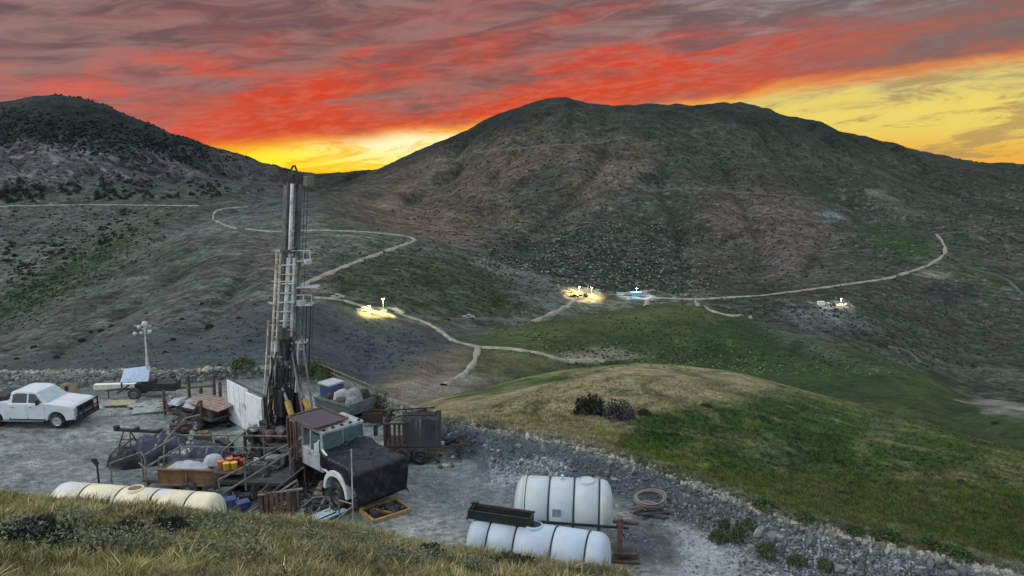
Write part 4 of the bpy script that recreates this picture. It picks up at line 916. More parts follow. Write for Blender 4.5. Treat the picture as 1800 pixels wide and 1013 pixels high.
cr_ = MB(); cr_.beam(mp(12.15, -.45, 0), mp(12.15, .45, 0), .3, .3).beam(mp(12.3, -.25, 0), mp(12.75, -.05, 0), .07).beam(mp(12.3, .2, 0), mp(12.75, .0, 0), .07).beam(mp(12.15, .1, .1), mp(12.15, .8, .1), .08)
cr_.tube(mp(12.3, -.15, .2), mp(12.3, -.15, -.2), .2, n=16).tube(mp(12.3, .2, .2), mp(12.3, .2, -.2), .2, n=16).build('crown_block', blk, rig)
MB().box(mp(12.1, .62, .1), (.35, .35, .42)).build('winch_box', mat('dull_brass_box', (84, 84, 74), .6), rig, .02)
def plat(z, x0, x1, dy=.2, rail=False):
    pl = MB()
    pl.beam(mp(z, x0, dy), mp(z + .02, x1, dy), .10, .06); pl.beam(mp(z, x0, -dy), mp(z + .02, x1, -dy), .10, .06)
    for q in range(5): x = x0 + (x1 - x0) * q / 4; pl.beam(mp(z, x, dy), mp(z, x, -dy), .05)
    if rail:
        for q in range(3): x = x0 + (x1 - x0) * q / 2; pl.beam(mp(z, x, dy), mp(z + .45, x, dy), .035)
        pl.beam(mp(z + .45, x0, dy), mp(z + .45, x1, dy), .035)
    pl.build('work_platform', brightsteel, rig)
plat(8.75, .28, .85, rail=True); plat(7.62, .3, 1.2); plat(6.85, .3, 1.0, rail=True); plat(5.2, .2, .8); plat(4.9, .3, .7)
MB().beam(mp(8.75, .82, .2), mp(8.85, 1.3, .1), .08).build('boom_arm', steel, rig)
MB().box(mp(8.72, .78, .25), (.26, .26, .2)).box(mp(6.95, .55, .2), (.3, .3, .25)).build('sheave_box', bag, rig, .02)
cb_ = MB()
for x, z0 in ((.62, 4.2), (.48, 8.9), (.95, 4.6), (-.55, 2.5), (1.05, 5.0)): cb_.tube(mp(12.0 if x < .7 and x > 0 else 6.9, x if x < .7 else x, .1), mp(z0, x + .02, .1), .014, n=5)
cb_.tube(mp(6.8, .95, .1), mp(3.6, .98, .1), .03, n=6).tube(mp(6.8, .78, .1), mp(4.0, .80, .1), .025, n=6)
cb_.build('cable', blk, rig)
lowm = MB()
for dx in (-.62, .50):
    lowm.beam(mp(.3, dx * 1.1, .1), mp(4.6, dx * .8, .1), .14, .2)
for z in (.9, 1.8, 2.7, 3.6, 4.5): lowm.beam(mp(z, -.66, .12), mp(z, .56, .12), .09)
for z in (.9, 1.8, 2.7, 3.6): lowm.beam(mp(z, -.62, .12), mp(z + .9, .5, .12), .06)
lowm.box(mp(.9, -.1, -.2), (1.5, 1.5, 1.3)).box(mp(2.0, .1, -.3), (.9, 1.0, 1.0)).box(mp(.5, .9, .2), (1.2, .9, .8)).box(mp(1.4, 1.2, -.1), (.7, .6, .8))
lowm.build('mast_foot', blk, rig, .02)
# drill head and dark hoses low on the mast
MB().box(mp(2.6, 0, .35), (.75, .55, 1.2)).box(mp(3.8, -.1, .3), (.5, .4, .7)).tube(mp(2.0, 0, .45), mp(.2, -.05, .45), .09).box(mp(1.0, -.1, .3), (1.0, .8, 1.2)).box(mp(4.9, 0, .2), (.4, .35, .9)).build('drill_head', blk, rig, .03)
hs_ = MB()
for i in range(13):
    x = random.uniform(-.6, .5); pts = []
    z1, z2 = random.uniform(3.2, 5.4), random.uniform(.6, 2.2); x2 = x + random.uniform(-.3, .7)
    for q in range(9):
        f = q / 8; pts.append(mp(z1 + (z2 - z1) * f, x + (x2 - x) * f + .22 * math.sin(f * PI) * (1 if i % 2 else -1), .35 + .25 * math.sin(f * PI)))
    hs_.path(pts, .035)
hs_.build('hydraulic_hoses', blk, rig)
L_ = lambda px, py, Y: FR.l(PD(px, py, Y))
MB().tube(L_(524, 768, 29.9), L_(505, 705, 30.3), .13, n=14).tube(L_(552, 745, 30.2), L_(535, 702, 30.6), .12, n=14).build('lift_cylinder', yel, rig)
MB().tube(L_(505, 706, 30.3), L_(494, 675, 30.8), .07).tube(L_(535, 703, 30.6), L_(527, 672, 30.9), .065).tube(L_(536, 752, 30.0), L_(512, 612, 30.9), .055).tube(L_(552, 738, 30.3), L_(530, 590, 31.0), .05).build('mast_strut', steel, rig)
MB().tube(L_(484, 600, 30.9), L_(482, 690, 30.9), .06).tube(L_(520, 690, 30.5), L_(524, 600, 31.0), .05).build('guide_rod', brightsteel, rig)
# rear hazard: brace frame near the deck
bf = MB().beam(L_(560, 762, 29.6), L_(516, 800, 30.2), .06).beam(L_(550, 780, 29.4), L_(505, 770, 30.6), .06).beam(L_(540, 800, 29.3), L_(502, 822, 30.0), .07).build('brace', rust, rig)

# ---- white folding steel screen beside the mast
sA, sB = pz(404, 746), pz(469, 784); sh = heading(sA, sB); wd_ = (sB - sA).length
scn = empty('steel_screen', sA, sh, 'tall white steel double-leaf screen with small red marks standing beside the drill mast', 'screen')
lf = MB().box((wd_ * .30, 0, 1.28), (wd_ * .58, .07, 2.1)); 
for q in (.06, .2, .34, .48): lf.box((wd_ * q + .05, -.045, 1.28), (.04, .03, 2.0))
lf.build('leaf', whitepanel, scn, .02)
lf = MB().box((wd_ * .80, -.12, 1.14), (wd_ * .38, .09, 2.26), rz=.04).box((wd_ * .62, -.17, 1.14), (.05, .05, 2.26)).build('leaf', whitepanel, scn, .02)
lf = MB().box((wd_ * .99, .06, 1.22), (.05, .16, 2.2)).box((wd_ * .5, .08, 2.34), (wd_ * .96, .16, .04)).build('side_return', dsteel, scn)
mk = MB()
for i, (x, z) in enumerate(((.46, 1.52), (.50, 1.50), (.54, 1.47), (.47, 1.38), (.53, 1.36), (.60, 1.50), (.61, 1.40))): mk.box((wd_ * x, -.085 if x < .58 else -.185, z), (.045, .01, .09), ry=.3 * (i % 3 - 1))
mk.build('red_mark', markred, scn)
MB().beam((.1, .1, 0), (.1, .1, .4), .06).beam((wd_ * .9, .1, 0), (wd_ * .9, .1, .3), .06).beam((wd_ * .45, .1, 0), (wd_ * .45, .1, .4), .06).build('leg', blk, scn)

# ---- pickup truck
pf = pz(104, 752); PH = R(-3)
pk = empty('pickup_truck', pf, PH, 'white crew cab pickup with black grille guard parked on the gravel pad', 'pickup truck')
# local: x forward, origin at ground under the near front wheel; y left is away; body centre y=+.85
Wb = .98; yc = .84
def arcp(cx, r, n=9): return [(cx + r * math.cos(PI - PI * i / n), .42 + r * math.sin(PI - PI * i / n)) for i in range(n + 1)]
prof = [(-4.95, .62), (-4.9, .50)] + [(-4.05, .42)] + arcp(-3.45, .50) + [(-2.9, .42), (-.55, .42)] + arcp(0, .50) + [(.60, .45), (.92, .50), (1.0, .72), (.98, 1.12), (.80, 1.24), (-.45, 1.37), (-2.62, 1.34), (-2.66, 1.42), (-4.95, 1.42)]
bd = MB(); bd.prism(prof, yc - Wb, yc + Wb); bd.build('body', paint_side, pk, .05)
cabp = [(-.42, 1.30), (-1.12, 1.90), (-1.4, 1.98), (-2.15, 1.99), (-2.48, 1.92), (-2.62, 1.30)]
m = MB(); n = len(cabp)
vs = []
for sgn in (-1, 1):
    for x, z in cabp: vs.append((x, yc + sgn * (Wb - .04 - (z - 1.3) * .28), z))
m.add(vs, [tuple(range(n)), tuple(range(2 * n - 1, n - 1, -1))] + [(i, n + i, n + (i + 1) % n, (i + 1) % n) for i in range(n)])
m.build('cab', paint_side, pk, .05)
def side_quad(pts, sgn, off=.012, th=.02):
    v = []
    for o in (off, off - th): v += [(x, yc + sgn * (Wb - .04 - (z - 1.3) * .28 + o), z) for x, z in pts]
    k = len(pts); return v, [tuple(range(k)), tuple(range(2 * k - 1, k - 1, -1))] + [(i, k + i, k + (i + 1) % k, (i + 1) % k) for i in range(k)]
for sgn in (-1, 1):
    MB().add(*side_quad([(-.74, 1.38), (-1.16, 1.83), (-1.50, 1.85), (-1.50, 1.38)], sgn)).build('side_window', glass, pk)
    MB().add(*side_quad([(-1.60, 1.38), (-1.60, 1.85), (-2.14, 1.86), (-2.36, 1.80), (-2.40, 1.38)], sgn)).build('side_window', glass, pk)
    e = yc + sgn * (Wb + .004)
    for x0, x1 in ((-.60, -1.52), (-1.57, -2.52)):
        dd = MB().box(((x0 + x1) / 2, e, .90), (abs(x1 - x0) - .03, .02, .78)).build('door', paint_side, pk, .012)
        MB().box((x1 + .16, yc + sgn * (Wb + .03), 1.16), (.16, .03, .035)).build('handle', steel, dd)
    MB().beam((-.80, e, 1.38), (-.80, e + sgn * .16, 1.44), .04).box((-.80, e + sgn * .22, 1.50), (.10, .2, .28)).build('wing_mirror', blk, pk, .02)
    MB().box((-1.85, yc + sgn * (Wb + .02), .40), (2.3, .14, .05)).build('side_step', steel, pk)
    for x in (0, -3.45): wheel(pk, x, yc + sgn * (Wb - .14), .40, .27, sgn, brightsteel)
    MB().box((.90, yc + sgn * .78, .98), (.12, .30, .22)).build('headlight', lamp_off, pk, .02)
ws = [(-.62, 1.36), (-1.33, 1.85)]
MB().add([(-.47, yc - .84, 1.37), (-.47, yc + .84, 1.37), (-1.08, yc + .72, 1.90), (-1.08, yc - .72, 1.90), (-.50, yc - .84, 1.34), (-.50, yc + .84, 1.34), (-1.11, yc + .72, 1.87), (-1.11, yc - .72, 1.87)], [(0, 1, 2, 3), (7, 6, 5, 4), (0, 4, 5, 1), (1, 5, 6, 2), (2, 6, 7, 3), (3, 7, 4, 0)]).build('windscreen', mat('pickup_windscreen', (150, 164, 170), .12, var=.2, scale=1, spec=.8), pk)
MB().box((.985, yc, .93), (.06, 1.15, .42)).build('grille', blk, pk, .01); MB().box((-3.95, yc, 1.428), (1.9, 1.7, .012)).build('bed_dark_panel', blk, pk)  # black panel on the solid body imitates the dark of an open bed
gg = MB()
for y in (-.85, -.42, .42, .85): gg.tube((1.16, yc + y, .45), (1.14, yc + y, 1.22), .045)
for z_ in (.50, .85, 1.20): gg.tube((1.15, yc - .92, z_), (1.15, yc + .92, z_), .045)
gg.box((1.08, yc, .55), (.16, 1.9, .26)); gg.build('grille_guard', blk, pk)
MB().box((.98, yc, .60), (.14, 1.92, .18)).build('bumper', brightsteel, pk, .03)
MB().box((-3.3, yc, 1.55), (.9, 1.5, .25)).build('tool_box', blk, pk, .03); pk.scale = (.92,) * 3
for sgn in (-1, 1): MB().box((-1.6, yc + sgn * (Wb + .003), .50), (2.0, .012, .10)).build('sill', blk, pk)

# ---- light tower trailer on the far side of the pad
lt = pz(256, 700); lto = empty('light_tower', lt, R(4), 'portable light tower trailer with raised mast and unlit lamps, behind the white pickup', 'light tower')
MB().box((0.6, .3, .62), (2.2, .8, .45)).box((.2, .2, .9), (.7, .5, .25)).beam((1.6, .3, .5), (1.6, .3, 1.0), .08).build('body', blk, lto, .03)
MB().beam((-1.6, .3, .45), (2.1, .3, .45), .1).beam((-1.3, -.4, .45), (-1.3, 1.0, .45), .08).beam((-1.35, .3, .45), (-1.35, .3, 1.2), .07).build('frame', rust, lto)
MB().add([(-1.25, -.1, .95), (.25, -.1, 1.0), (.25, .35, 1.75), (-1.15, .35, 1.6), (-1.25, -.06, .90), (.25, -.06, .95), (.25, .40, 1.72), (-1.15, .40, 1.57)], [(0, 1, 2, 3), (7, 6, 5, 4), (0, 4, 5, 1), (1, 5, 6, 2), (2, 6, 7, 3), (3, 7, 4, 0)]).build('tilted_panel', mat('pale_blue_sheet', (158, 176, 196), .4, var=.15), lto)
wheel(lto, -.45, -.28, .34, .2, -1); wheel(lto, -.45, .9, .34, .2, 1)
MB().tube((.1, .3, .8), (.12, .3, 2.2), .08).tube((.12, .3, 2.2), (.14, .3, 4.2), .045).beam((-.4, .3, 4.05), (.5, .3, 4.0), .04).beam((-.1, .3, 3.6), (.4, .3, 3.6), .035).beam((.14, .0, 3.9), (.14, .6, 3.9), .035).build('mast', brightsteel, lto)
for x, z_, s_ in ((-.35, 3.62, .10), (.45, 3.72, .11), (.22, 4.15, .17), (-.1, 3.98, .10), (.0, 3.66, .08)):
    MB().lathe([(.001, -.06), (s_, -.06), (s_ * .9, .04), (s_ * .4, .12), (.001, .14)], (x, .2, z_), 'y', 18).build('lamp', lamp_off, lto)
MB().beam((-2.1, 0, .45), (-1.6, .3, .45), .06).tube((-2.0, .1, 0), (-2.0, .1, .5), .035).build('drawbar', dsteel, lto)
a_ = pz(180, 684); tag(MB().box((0, 0, .18), (2.9, .35, .3), rz=.10).box((.2, .05, .06), (2.4, .3, .1)).build('plastic_drum_tray', mat('cream_panel', (206, 208, 196), .6)), 'long cream panel lying on the gravel left of the light tower', 'panel').location = a_ + Vector((1.1, 0, 0))
bpy.data.objects['plastic_drum_tray'].name = 'cream_panel'
def put(mb, name, m, px, py, label, cat, rz=0., bevel=0., group=None, z=0.):
    p = pz(px, py, z) if z else pz(px, py); o = mb.build(name, m, None, bevel); o.location = p; o.rotation_euler.z = rz; return tag(o, label, cat, group)
def planks(n, L, w, gap=.02, t=.04, jit=.03):
    m = MB(); r_ = random.Random(n * 7 + L)
    for i in range(n): m.box((r_.uniform(-jit, jit), (i - n / 2) * (w + gap), t / 2 + .1), (L, w, t), rz=r_.uniform(-jit, jit) * .5)
    for x in (-.4, 0, .4): m.box((x * L, 0, .05), (.09, n * (w + gap), .09))
    return m
put(planks(4, 1.5, .2), 'plank_stack', wood, 213, 711, 'low stack of pale planks on the gravel between pickup and light tower', 'planks', .12)
put(planks(6, 1.5, .14, .06), 'wooden_pallet', mat('grey_timber', (140, 148, 146), .9, var=.3), 262, 722, 'grey slatted pallet lying flat below the light tower', 'pallet', .3)
put(planks(4, .9, .12, .05), 'wooden_pallet', MATS['grey_timber'], 245, 716, 'small broken pallet lying left of the grey slatted pallet', 'pallet', -.3)

# ---- red rod trailer with upright posts
rt0 = pz(352, 742); rtr = empty('rod_trailer', rt0, R(-28), 'rusty rod trailer with upright posts carrying faded red boards beside the white screen', 'trailer')
fm = MB().beam((-1.7, -.7, .6), (1.8, -.7, .6), .12).beam((-1.7, .7, .6), (1.8, .7, .6), .12)
for x in (-1.7, -.6, .6, 1.8): fm.beam((x, -.7, .6), (x, .7, .6), .1)
for x, y, h_ in ((-1.7, -.7, 1.6), (-1.6, .7, 2.0), (.3, .7, 2.3), (.7, .72, 2.0), (-.7, .7, 1.5), (1.0, -.7, 1.5)): fm.beam((x, y, .3), (x + .05, y, h_), .11)
fm.beam((-1.6, .7, 1.35), (.4, .72, 1.75), .1).beam((.9, -.7, 1.4), (.4, -.9, .5), .07).beam((-1.7, -.7, 1.4), (-1.2, -.8, .7), .06)
fm.build('frame', rust, rtr)
bo = MB()
for i in range(6): bo.box((.9, -.55 + i * .24, 1.16 + i * .01), (2.5, .21, .05), ry=.05)
bo.build('red_boards', pinkboard, rtr)
MB().box((-.3, 0, .85), (1.7, 1.1, .35)).box((.9, 0, .8), (1.2, 1.1, .5)).build('load', dsteel, rtr, .05)
for x in (.1, .95):
    for sd in (-1, 1): wheel(rtr, x, sd * .95, .36, .22, sd)
for x, y, z_ in ((-1.0, -.5, 1.0), (-1.3, 0, .9), (.2, -.55, 1.05)):
    V, Fc = heap(.8, .6, .3, int(10 * x + 30), 14); V += np.array([x, y, z_]); link('sack', arr_mesh('sack', V, Fc, bag), rtr)
put(MB().box((0, 0, .17), (.26, .18, .34)).tube((0, 0, .34), (0, 0, .42), .04), 'jug', yelb, 324, 735, 'small yellow jug standing on the gravel by the rod trailer', 'jug', .4, .03)
rr = MB()
for i in range(11): rr.torus((random.uniform(-.5, .5), random.uniform(-.35, .35), .1 + i * .07), random.uniform(.3, .55), .03, jit=.15, tilt=(random.uniform(-.5, .5), random.uniform(-.4, .4)))
put(rr, 'hose_tangle', mat('pale_hose', (128, 130, 122), .6), 312, 722, 'tangle of pale hoses and cables left of the rod trailer', 'hoses')
rr = MB()
for i in range(12): rr.torus((random.uniform(-.5, .5), random.uniform(-.3, .3), .1 + i * .05), random.uniform(.3, .5), .03, jit=.2, tilt=(random.uniform(-.6, .6), random.uniform(-.4, .4)))
put(rr, 'hose_tangle', blk, 372, 748, 'heap of dark hoses in front of the rod trailer', 'hoses')
V, Fc = heap(1.6, .8, .75, 51, 18); o = link('tan_sack_heap', arr_mesh('tan_sack_heap', V, Fc, mat('tan_sheet', (116, 104, 84), .85, var=.3))); o.location = pz(118, 700); tag(o, 'low tan covered heap just behind the pickup hood', 'heap')
put(MB().box((0, 0, .25), (.8, .5, .5)).beam((-.4, 0, .5), (.4, 0, .8), .05).box((.1, 0, .56), (.4, .3, .12)), 'pump', blk, 335, 732, 'small dark pump unit beside the hose tangle', 'pump', .4, .03)

# ---- long beam on trestles with rusty vice
bt0 = pz(262, 792); bt = empty('pipe_trestle', bt0, R(-8), 'long dark steel beam resting on splayed trestle legs behind the black tarpaulin heaps', 'trestle')
MB().box((0.2, 0, .92), (3.6, .16, .12)).box((-1.5, 0, 1.02), (.18, .2, .16)).box((-.5, 0, 1.02), (.14, .2, .12)).box((.6, 0, .99), (.12, .3, .10)).build('beam', blk, bt)
for x in (-1.0, 1.3):
    MB().beam((x - .15, 0, .9), (x - .35, -.3, 0), .05).beam((x + .15, 0, .9), (x + .35, .3, 0), .05).beam((x + .15, 0, .9), (x + .3, -.3, 0), .05).beam((x - .2, -.1, .5), (x + .2, -.1, .5), .04).build('leg', dsteel, bt)
vm = MB()
for i in range(14): vm.box((random.uniform(.9, 2.2), random.uniform(-.25, .25), random.uniform(1.0, 1.3)), (random.uniform(.1, .35), random.uniform(.1, .3), random.uniform(.08, .2)), rz=random.uniform(0, 3))
vm.build('rusty_fittings', rust, bt)
put(MB().box((0, 0, .4), (.7, .5, .8)).box((0, 0, .85), (.5, .4, .1)), 'crate', mat('olive_box', (92, 88, 62), .8, var=.4), 358, 792, 'small olive box standing right of the rusty fittings', 'crate', .2, .03)

# ---- black tarpaulin heaps
def heapo(px, py, w, d, h, seed, m, label, rz=0.):
    V, Fc = heap(w, d, h, seed); o = link('tarpaulin_heap', arr_mesh('tarpaulin_heap', V, Fc, m)); o.location = pz(px, py); o.rotation_euler.z = rz; return tag(o, label, 'tarpaulin')
heapo(238, 812, 2.2, 1.7, .8, 4, tarpb, 'black tarpaulin heap, leftmost behind the bent handrail', .3)
heapo(285, 806, 2.6, 1.6, 1.15, 9, mat('blue_black_tarpaulin', (34, 44, 60), .3, var=.5, scale=3, bump=.8, spec=.6), 'tallest blue-black tarpaulin heap with pale creases, under the trestle beam', .5)
heapo(345, 812, 3.0, 1.7, .95, 14, MATS['blue_black_tarpaulin'], 'long dark tarpaulin heap running right behind the brown-sided trailer', -.2)
heapo(300, 780, 1.6, .8, .8, 22, tarpg, 'grey sheet draped below the trestle beam', .1)
hr = MB()
hr.path([(-1.0, -.2, 0), (-1.0, -.2, .95), (0, .35, 1.2), (.25, .1, 1.0), (.25, .1, .1)], .028).path([(0, .35, 1.2), (0, .35, .05)], .035).path([(.05, 0, .9), (1.1, -.35, .1)], .035).path([(.6, .3, .05), (.7, .4, .95), (1.1, .5, 1.0)], .03)
put(hr, 'handrail', mat('galvanised_rail', (114, 112, 106), .6, 0., var=.35, dirt=(62, 58, 54), dirt_amt=.8), 245, 850, 'bent galvanised handrail at the left end of the brown-sided trailer', 'handrail')
put(MB().tube((0, 0, 0), (0, 0, .8), .04).tube((0, 0, .8), (-.08, 0, 1.0), .09).box((-.1, 0, 1.0), (.18, .12, .12)), 'standpipe', blk, 174, 850, 'short black standpipe rising behind the left end of the yellowed tank', 'standpipe')

# ---- railed mud trailer with brown side
e0, e1 = pz(262, 872), pz(508, 872); tx = empty('railed_trailer', (e0 + e1) / 2, heading(e0, e1) - R(3), 'long work trailer with pipe handrails all round and a weathered brown side board', 'trailer'); TLn = (e1 - e0).length
h2 = TLn / 2
fm = MB().box((0, .9, .62), (TLn, 2.2, .12)); 
for x in np.linspace(-h2, h2, 6): fm.beam((x, -.2, .5), (x, 2.0, .5), .1)
fm.build('deck', dsteel, tx)
MB().box((-h2 * .42, -.24, .85), (TLn * .40, .06, .62)).box((-h2 * .42, -.29, 1.18), (TLn * .41, .12, .06)).box((-h2 * .42, -.29, .55), (TLn * .41, .1, .06)).box((-h2 * .40, -.3, .85), (.08, .04, .6)).build('side_board', brownw, tx, .01)
rl = MB()
ps = [(-h2, -.2), (-h2 * .9, 1.9), (-h2 * .15, 2.0), (h2 * .4, 2.0), (h2, 2.0), (h2 * .98, .6), (h2 * .45, -.3)]
for (x, y) in ps: rl.beam((x, y, .4), (x, y, 1.75), .06)
for z_ in (1.72, 1.2):
    for (a0, b0), (a1, b1) in zip(ps[:-2], ps[1:-1]): rl.beam((a0, b0, z_), (a1, b1, z_), .05)
rl.beam((h2, 2.0, 1.7), (h2 * .1, -.5, .9), .06).beam((h2 * .98, .6, 1.6), (h2 * .2, -.8, .5), .06).beam((h2 * .1, -.5, .9), (h2 * .1, -.5, 0), .06)
rl.build('handrail', MATS['galvanised_rail'], tx)
for x in (-.6, .3):
    for y, sd in ((-.35, -1), (2.0, 1)): wheel(tx, x - .4, y, .36, .22, sd)
DZ = .68
def ond(name, mb, m, x, y, label, cat, z=DZ, rz=0., bevel=0.02, group=None):
    o = mb.build(name, m, None, bevel); o.location = tx.location + Matrix.Rotation(tx.rotation_euler.z, 3, 'Z') @ Vector((x, y, z)); o.rotation_euler.z = tx.rotation_euler.z + rz; return tag(o, label, cat, group)
def sackm(w, d, h, seed):
    V, Fc = heap(w, d, h, seed, 18, creases=.06); m = MB(); m.add([tuple(v) for v in V], Fc, True); return m
ond('sack_pile', sackm(1.9, 1.3, .42, 3), bag, -h2 * .55, .55, 'rounded white sack pile behind the brown side board', 'sacks')
ond('sack', sackm(.8, .6, .35, 6), bag, -h2 * .22, 1.0, 'flat white sack right of the rounded sack pile', 'sack', z=DZ + .25)
for i, (x, y, m_, nm, lb) in enumerate(((-.02, .30, orange, 'bucket', 'orange bucket, leftmost of the bright cans on the trailer'), (.28, .12, yelb, 'bucket', 'yellow bucket in front of the orange bucket on the trailer'), (.55, .2, yelb, 'bucket', 'yellow bucket, rightmost at the front of the bright cans'), (.50, .62, redp, 'bucket', 'red bucket behind the yellow buckets on the trailer'), (.22, .58, orange, 'bucket', 'orange bucket between the red and the leftmost orange bucket'), (.78, .5, redp, 'bucket', 'second red bucket, rightmost of the bright cans'))):
    e = ond(nm, MB().lathe([(.001, 0), (.11, 0), (.13, .26), (.135, .26), (.135, .29), (.001, .29)], n=16), m_, x, y + .1, lb, 'bucket', z=1.0)
ond('work_table', MB().box((.35, .45, .28), (1.3, 1.1, .06)).beam((-.25, 0, 0), (-.25, 0, .28), .05).beam((.95, 0, 0), (.95, 0, .28), .05).beam((-.25, .9, 0), (-.25, .9, .28), .05).beam((.95, .9, 0), (.95, .9, .28), .05), dsteel, 0, 0, 'low dark bench on the trailer carrying the bright buckets', 'bench')
ond('toolbox', MB().box((0, 0, .2), (.6, .35, .4)).box((0, 0, .43), (.3, .05, .05)), greenp, 1.4, .7, 'green-grey box on the trailer right of the bright buckets', 'toolbox')
ond('pump', MB().lathe([(.001, -.3), (.2, -.3), (.2, .3), (.001, .3)], (0, 0, .3), 'x', 16).box((0, 0, .05), (.8, .4, .1)).box((.4, 0, .3), (.2, .3, .4)), steel, 1.7, 1.4, 'grey pump motor at the right end of the railed trailer', 'pump')
for i, (x, y, w, d, h_, m_, lb) in enumerate(((395, 880, .5, .35, .45, greenp, 'green-grey case below the bright buckets'), (432, 888, .4, .35, .4, blk, 'black case with pale fittings below the trailer rail'), (405, 895, .45, .4, .4, bluep, 'blue crate on the ground right of the yellowed tank end'), (428, 898, .45, .4, .35, bluep, 'second blue crate, nearer the slanting rail'), (452, 872, .5, .4, .5, dsteel, 'dark grey machine case under the slanting rail'), (480, 866, .5, .4, .4, steel, 'grey metal case under the right end of the trailer rail'))):
    mb = MB().box((0, 0, h_ / 2), (w, d, h_)).box((0, 0, h_ + .02), (w * 1.04, d * 1.04, .05)).box((0, -d / 2 - .015, h_ * .6), (w * .3, .03, .06)); put(mb, 'case', m_, x, y, lb, 'case', .2 * i, .02)
for i, (x, y) in enumerate(((408, 876), (427, 880), (421, 888), (440, 878))):
    put(MB().lathe([(.001, 0), (.09, 0), (.09, .2), (.04, .26), (.04, .3), (.001, .3)], n=12), 'bottle', bag, x, y, 'white plastic bottle standing among the cases below the bright buckets', 'bottle', 0, 0, 'white bottles among the cases')
# fuel hose / thin rod leaning over the trailer
put(MB().path([(0, 0, .2), (.45, .3, 1.3), (1.3, 1.0, 2.0), (1.9, 1.4, 1.9)], .035), 'bent_pipe', MATS['galvanised_rail'], 372, 850, 'bent thin pipe arching from the railed trailer towards the white screen', 'pipe')
put(MB().path([(0, 0, .2), (0, .3, 1.5), (.7, .9, 2.3), (1.1, 1.3, 2.3)], .035), 'bent_pipe', MATS['galvanised_rail'], 288, 842, 'bent thin pipe arching over the dark tarpaulin heaps', 'pipe')
# red slatted crate and slanting pipes by the grass
rs = empty('slatted_crate', pz(490, 915), R(-6), 'upright crate of dark red slats at the edge of the grass', 'crate')
for i in range(6): MB().box((-.5 + i * .2, -.3 + .02 * (i % 2), .62), (.13, .04, 1.24), ry=.03 * (i % 3 - 1)).build('slat', redsteel, rs)
MB().box((0, -.26, .3), (1.1, .04, .09)).box((0, -.26, 1.0), (1.1, .04, .09)).box((.52, .1, .6), (.06, .7, 1.2)).box((-.52, .1, .6), (.06, .7, 1.2)).build('frame', rust, rs)
put(MB().tube((-.9, -.5, .05), (1.2, .9, 1.15), .045).tube((1.2, .9, 1.15), (1.2, .9, 0), .03), 'leaning_pipe', MATS['galvanised_rail'], 455, 915, 'pale pipe slanting up from the grass left of the red slatted crate', 'pipe')
put(MB().tube((-.6, -.4, .05), (1.3, 1.1, 1.3), .04).tube((1.3, 1.1, 1.3), (1.35, 1.1, 0), .03), 'leaning_pipe', dsteel, 462, 900, 'dark pipe slanting above the pale pipe left of the red slatted crate', 'pipe')
put(MB().tube((-.5, -.3, 1.12), (1.0, .1, 1.18), .05), 'pipe_on_crate', MATS['galvanised_rail'], 485, 915, 'short pale pipe lying across the top of the red slatted crate', 'pipe')
put(MB().tube((-.5, -.5, .0), (.5, .6, .6), .03).tube((.5, .6, .6), (.9, .7, .6), .03), 'leaning_pipe', MATS['galvanised_rail'], 520, 915, 'thin pale pipe leaning just right of the red slatted crate', 'pipe')
put(planks(3, 1.7, .16), 'white_boards', mat('pale_green_board', (190, 206, 200), .7, var=.15), 549, 916, 'pale whitish boards lying by the grass right of the red slatted crate', 'boards', R(48))
put(planks(2, 1.7, .1), 'blue_boards', mat('pale_blue_board', (140, 170, 184), .7, var=.2), 574, 914, 'narrow pale blue boards right of the whitish boards', 'boards', R(50))
put(MB().box((0, 0, .12), (.3, .25, .22)), 'box', bag, 528, 912, 'tiny white box between the slatted crate and the whitish boards', 'box', .3, .02)
# pipe stand with tall thin pole
ps_ = empty('pipe_stand', pz(621, 930), 0., 'thin pipe stand with tall pole and slanting rail in front of the drill truck', 'stand')
MB().tube((0, 0, 0), (.04, 0, 3.0), .022).build('pole', brightsteel, ps_)
MB().path([(-.55, .3, .0), (-.55, .3, .95), (.0, 0, .95)], .03).path([(-1.1, -.6, .1), (0, 0, .85)], .03).path([(-.6, -.5, .05), (0, 0, .35)], .03).build('rail', MATS['galvanised_rail'], ps_)
# timber drip tray under the bumper
dt = empty('drip_tray', pz(690, 910), R(38), 'yellow timber-edged drip tray with dark rubble lying under the truck bumper', 'tray')
MB().box((0, 0, .07), (1.5, .1, .14)).box((-.75, .55, .07), (.1, 1.1, .14)).box((.75, .55, .07), (.1, 1.1, .14)).box((0, 1.1, .07), (1.5, .1, .14)).build('timber_edge', orangewood, dt, .01)
MB().box((0, .55, .04), (1.45, 1.0, .05)).build('liner', blk, dt)
rm = MB()
for i in range(40):
    s_ = random.uniform(.04, .12); rm.box((random.uniform(-.6, .6), random.uniform(.1, 1.0), .08 + s_ / 2), (s_ * 1.6, s_, s_), rz=random.uniform(0, 3), rx=random.uniform(0, 1))
rm.build('debris', mat('dark_debris', (70, 72, 70), .9, var=.5), dt)['kind'] = 'stuff'
put(MB().box((0, 0, .08), (2.6, .10, .12)), 'timber_beam', orangewood, 636, 896, 'long thin timber lying from the pipe stand to the drip tray', 'timber', R(-22))

